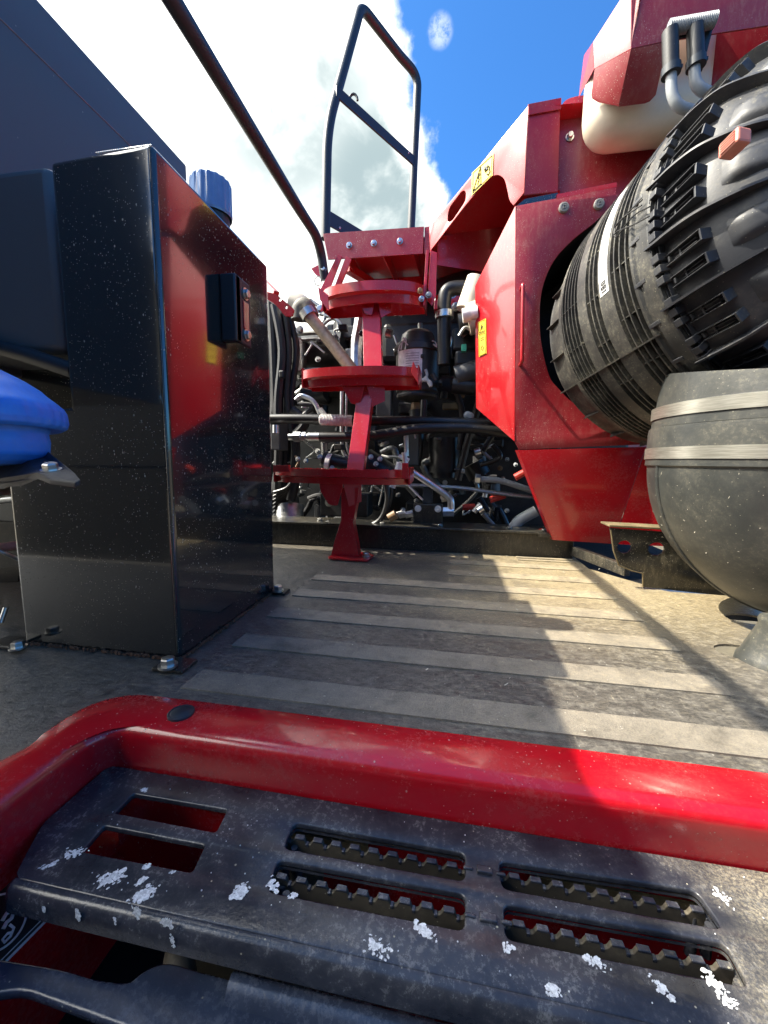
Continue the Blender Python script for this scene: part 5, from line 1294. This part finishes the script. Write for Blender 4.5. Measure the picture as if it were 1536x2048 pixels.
# manifold block bolted to the beam
ebox(827, 1008, 884, 1056, 1.40, 0.05, mBlackDusty, 0.002, 'valve_block'); ebox(846, 975, 864, 1008, 1.42, 0.03, mTube, 0.002, 'valve_block')
for p in ((836, 1017), (876, 1018)): bolt(en, PY(p[0], p[1], 1.40), (0, -1, 0), 0.009, 0.004, mWhite)
ecyl(886, 1024, 908, 1024, 1.40, 0.018, mPipe, 'fitting', n=6); ecyl(882, 996, 900, 992, 1.42, 0.016, mCream, 'fitting')
for (x0, x1, r_) in ((790, 800, .010), (798, 812, .014), (811, 826, .013)): ecyl(x0, 1030, x1, 1027, 1.38, r_, mZinc, 'fitting', n=6 if r_ > .012 else 14)
ecyl(778, 1036, 792, 1028, 1.36, 0.017, mCopper, 'hose_end')
ecyl(948, 1024, 962, 1008, 1.42, 0.010, mPipe, 'fitting'); ecyl(957, 1022, 966, 1016, 1.40, 0.016, mPipe, 'fitting'); etube([(966, 1028), (992, 1056)], 1.45, 0.008, mPipeDull, 'pipe')
etube([(1024, 1060), (1040, 1040), (1072, 1022)], 1.42, 0.019, mGreyHose, 'hose', n=16)
etube([(1030, 955), (1048, 945)], 1.40, 0.012, mRedHose, 'red_hose'); etube([(980, 1000), (1010, 990)], 1.5, 0.012, mRedHose, 'red_hose'); etube([(925, 1015), (950, 1013)], 1.55, 0.012, mRedHose, 'red_hose'); etube([(1080, 1058), (1086, 1075)], 1.36, 0.006, mRedHose, 'red_hose')
etube([(720, 1060), (760, 1040), (775, 1000), (770, 960)], 1.36, 0.010, mHose, 'cable'); etube([(735, 1058), (768, 1030), (782, 990), (776, 955)], 1.38, 0.008, mHose, 'cable'); etube([(760, 945), (766, 970), (758, 1010)], 1.40, 0.003, mPipeDull, 'cable')
ebox(640, 985, 735, 1035, 1.46, 0.1, mEng, 0.004, 'pump'); bolt(en, PY(658, 1005, 1.44), (0, -1, 0), 0.012, 0.006, mPipeDull)
# cable bundle down the far side of the black box, red bracket on top
for k in range(7):
    x = 546+k*7
    etube([(x-10, 600+k*5), (x+rng.uniform(-6, 6), 700), (x+rng.uniform(-8, 4), 800), (x+rng.uniform(-4, 8), 900), (x-6, 1000)], 1.55+rng.uniform(0, .2), rng.uniform(0.010, 0.022), mInk if k % 2 else mHose, 'cable')
rb = thing('red_arm', (-0.6, 1.3, 0.9), 'red perforated arm poking out past the black box', 'arm')
P = PlY(1.30); M().slab(P, pp(P, [(530, 583), (552, 588), (588, 618), (584, 632), (570, 632), (552, 610), (530, 596)], 0.006), [[(P.px2(560, 599)[0]+0.006*math.cos(a), P.px2(560, 599)[1]+0.006*math.sin(a)) for a in [k*math.pi/6 for k in range(12)]], [(P.px2(573, 614)[0]+0.006*math.cos(a), P.px2(573, 614)[1]+0.006*math.sin(a)) for a in [k*math.pi/6 for k in range(12)]]], t=0.008).build('plate', mRed, rb, 0)
M().bar(PY(520, 560, 1.4), PY(552, 592, 1.32), 0.02, 0.03).build('bar', mRed, rb, 0, 0.002)
# generic clutter: many small castings, hoses and bolts that fill the engine face
rng = random.Random(21)
for k in range(60):
    x, y_ = rng.uniform(560, 1000), rng.uniform(640, 1040); yy = rng.uniform(1.75, 2.05)
    if x < 620 and y_ < 690: continue
    w_, h_ = rng.uniform(8, 42), rng.uniform(8, 38)
    if rng.random() < 0.5: ebox(x, y_, x+w_, y_+h_, yy, rng.uniform(0.05, 0.2), rng.choice([mEng, mEng, mHose, mEngGrey]), rng.uniform(0.004, 0.015), 'casting')
    else: ecyl(x, y_, x+w_*rng.choice([0, 1]), y_+h_*rng.choice([0, 1])+2, yy, rng.uniform(0.015, 0.05), rng.choice([mEng, mHose, mEng, mEngGrey]), 'casting')
for k in range(34):
    x, y_ = rng.uniform(560, 1000), rng.uniform(650, 1020); pts = [(x, y_)]
    for j in range(3): pts.append((pts[-1][0]+rng.uniform(-45, 45), pts[-1][1]+rng.uniform(-20, 50)))
    etube(pts, rng.uniform(1.65, 1.95), rng.uniform(0.006, 0.018), rng.choice([mHose, mHose, mEng, mPipeDull, mHose]), 'hose')
for k in range(36):
    bolt(en, PY(rng.uniform(560, 1040), rng.uniform(640, 1030), rng.uniform(1.6, 1.8)), (rng.uniform(-.5, .5), -1, rng.uniform(-.3, .6)), rng.uniform(0.006, 0.011), 0.01, rng.choice([mPipeDull, mZinc, mCopper]))

for k in range(125):
    x, y_ = rng.uniform(548, 1010), rng.choice([rng.uniform(620, 760), rng.uniform(860, 1035), rng.uniform(640, 1030)]); yy = rng.uniform(1.50, 1.78)
    if x < 625 and y_ < 680: continue
    t_ = rng.random(); w_, h_ = rng.uniform(5, 18), rng.uniform(4, 16)
    if t_ < 0.35: ebox(x, y_, x+w_, y_+h_, yy, rng.uniform(0.02, 0.06), rng.choice([mEng, mHose, mEngGrey, mPipeDull, mCan]), rng.uniform(0.002, 0.006), 'fitting')
    elif t_ < 0.7: ecyl(x, y_, x+rng.uniform(-12, 12), y_+rng.uniform(-12, 12)+3, yy, rng.uniform(0.006, 0.020), rng.choice([mEng, mHose, mPipeDull, mPipe, mCan]), 'fitting')
    else:
        pts = [(x, y_)]
        for j in range(3): pts.append((pts[-1][0]+rng.uniform(-28, 28), pts[-1][1]+rng.uniform(-22, 22)))
        etube(pts, yy, rng.uniform(0.003, 0.007), rng.choice([mHose, mHose, mPipeDull, mPipe, mWire]), 'wire')
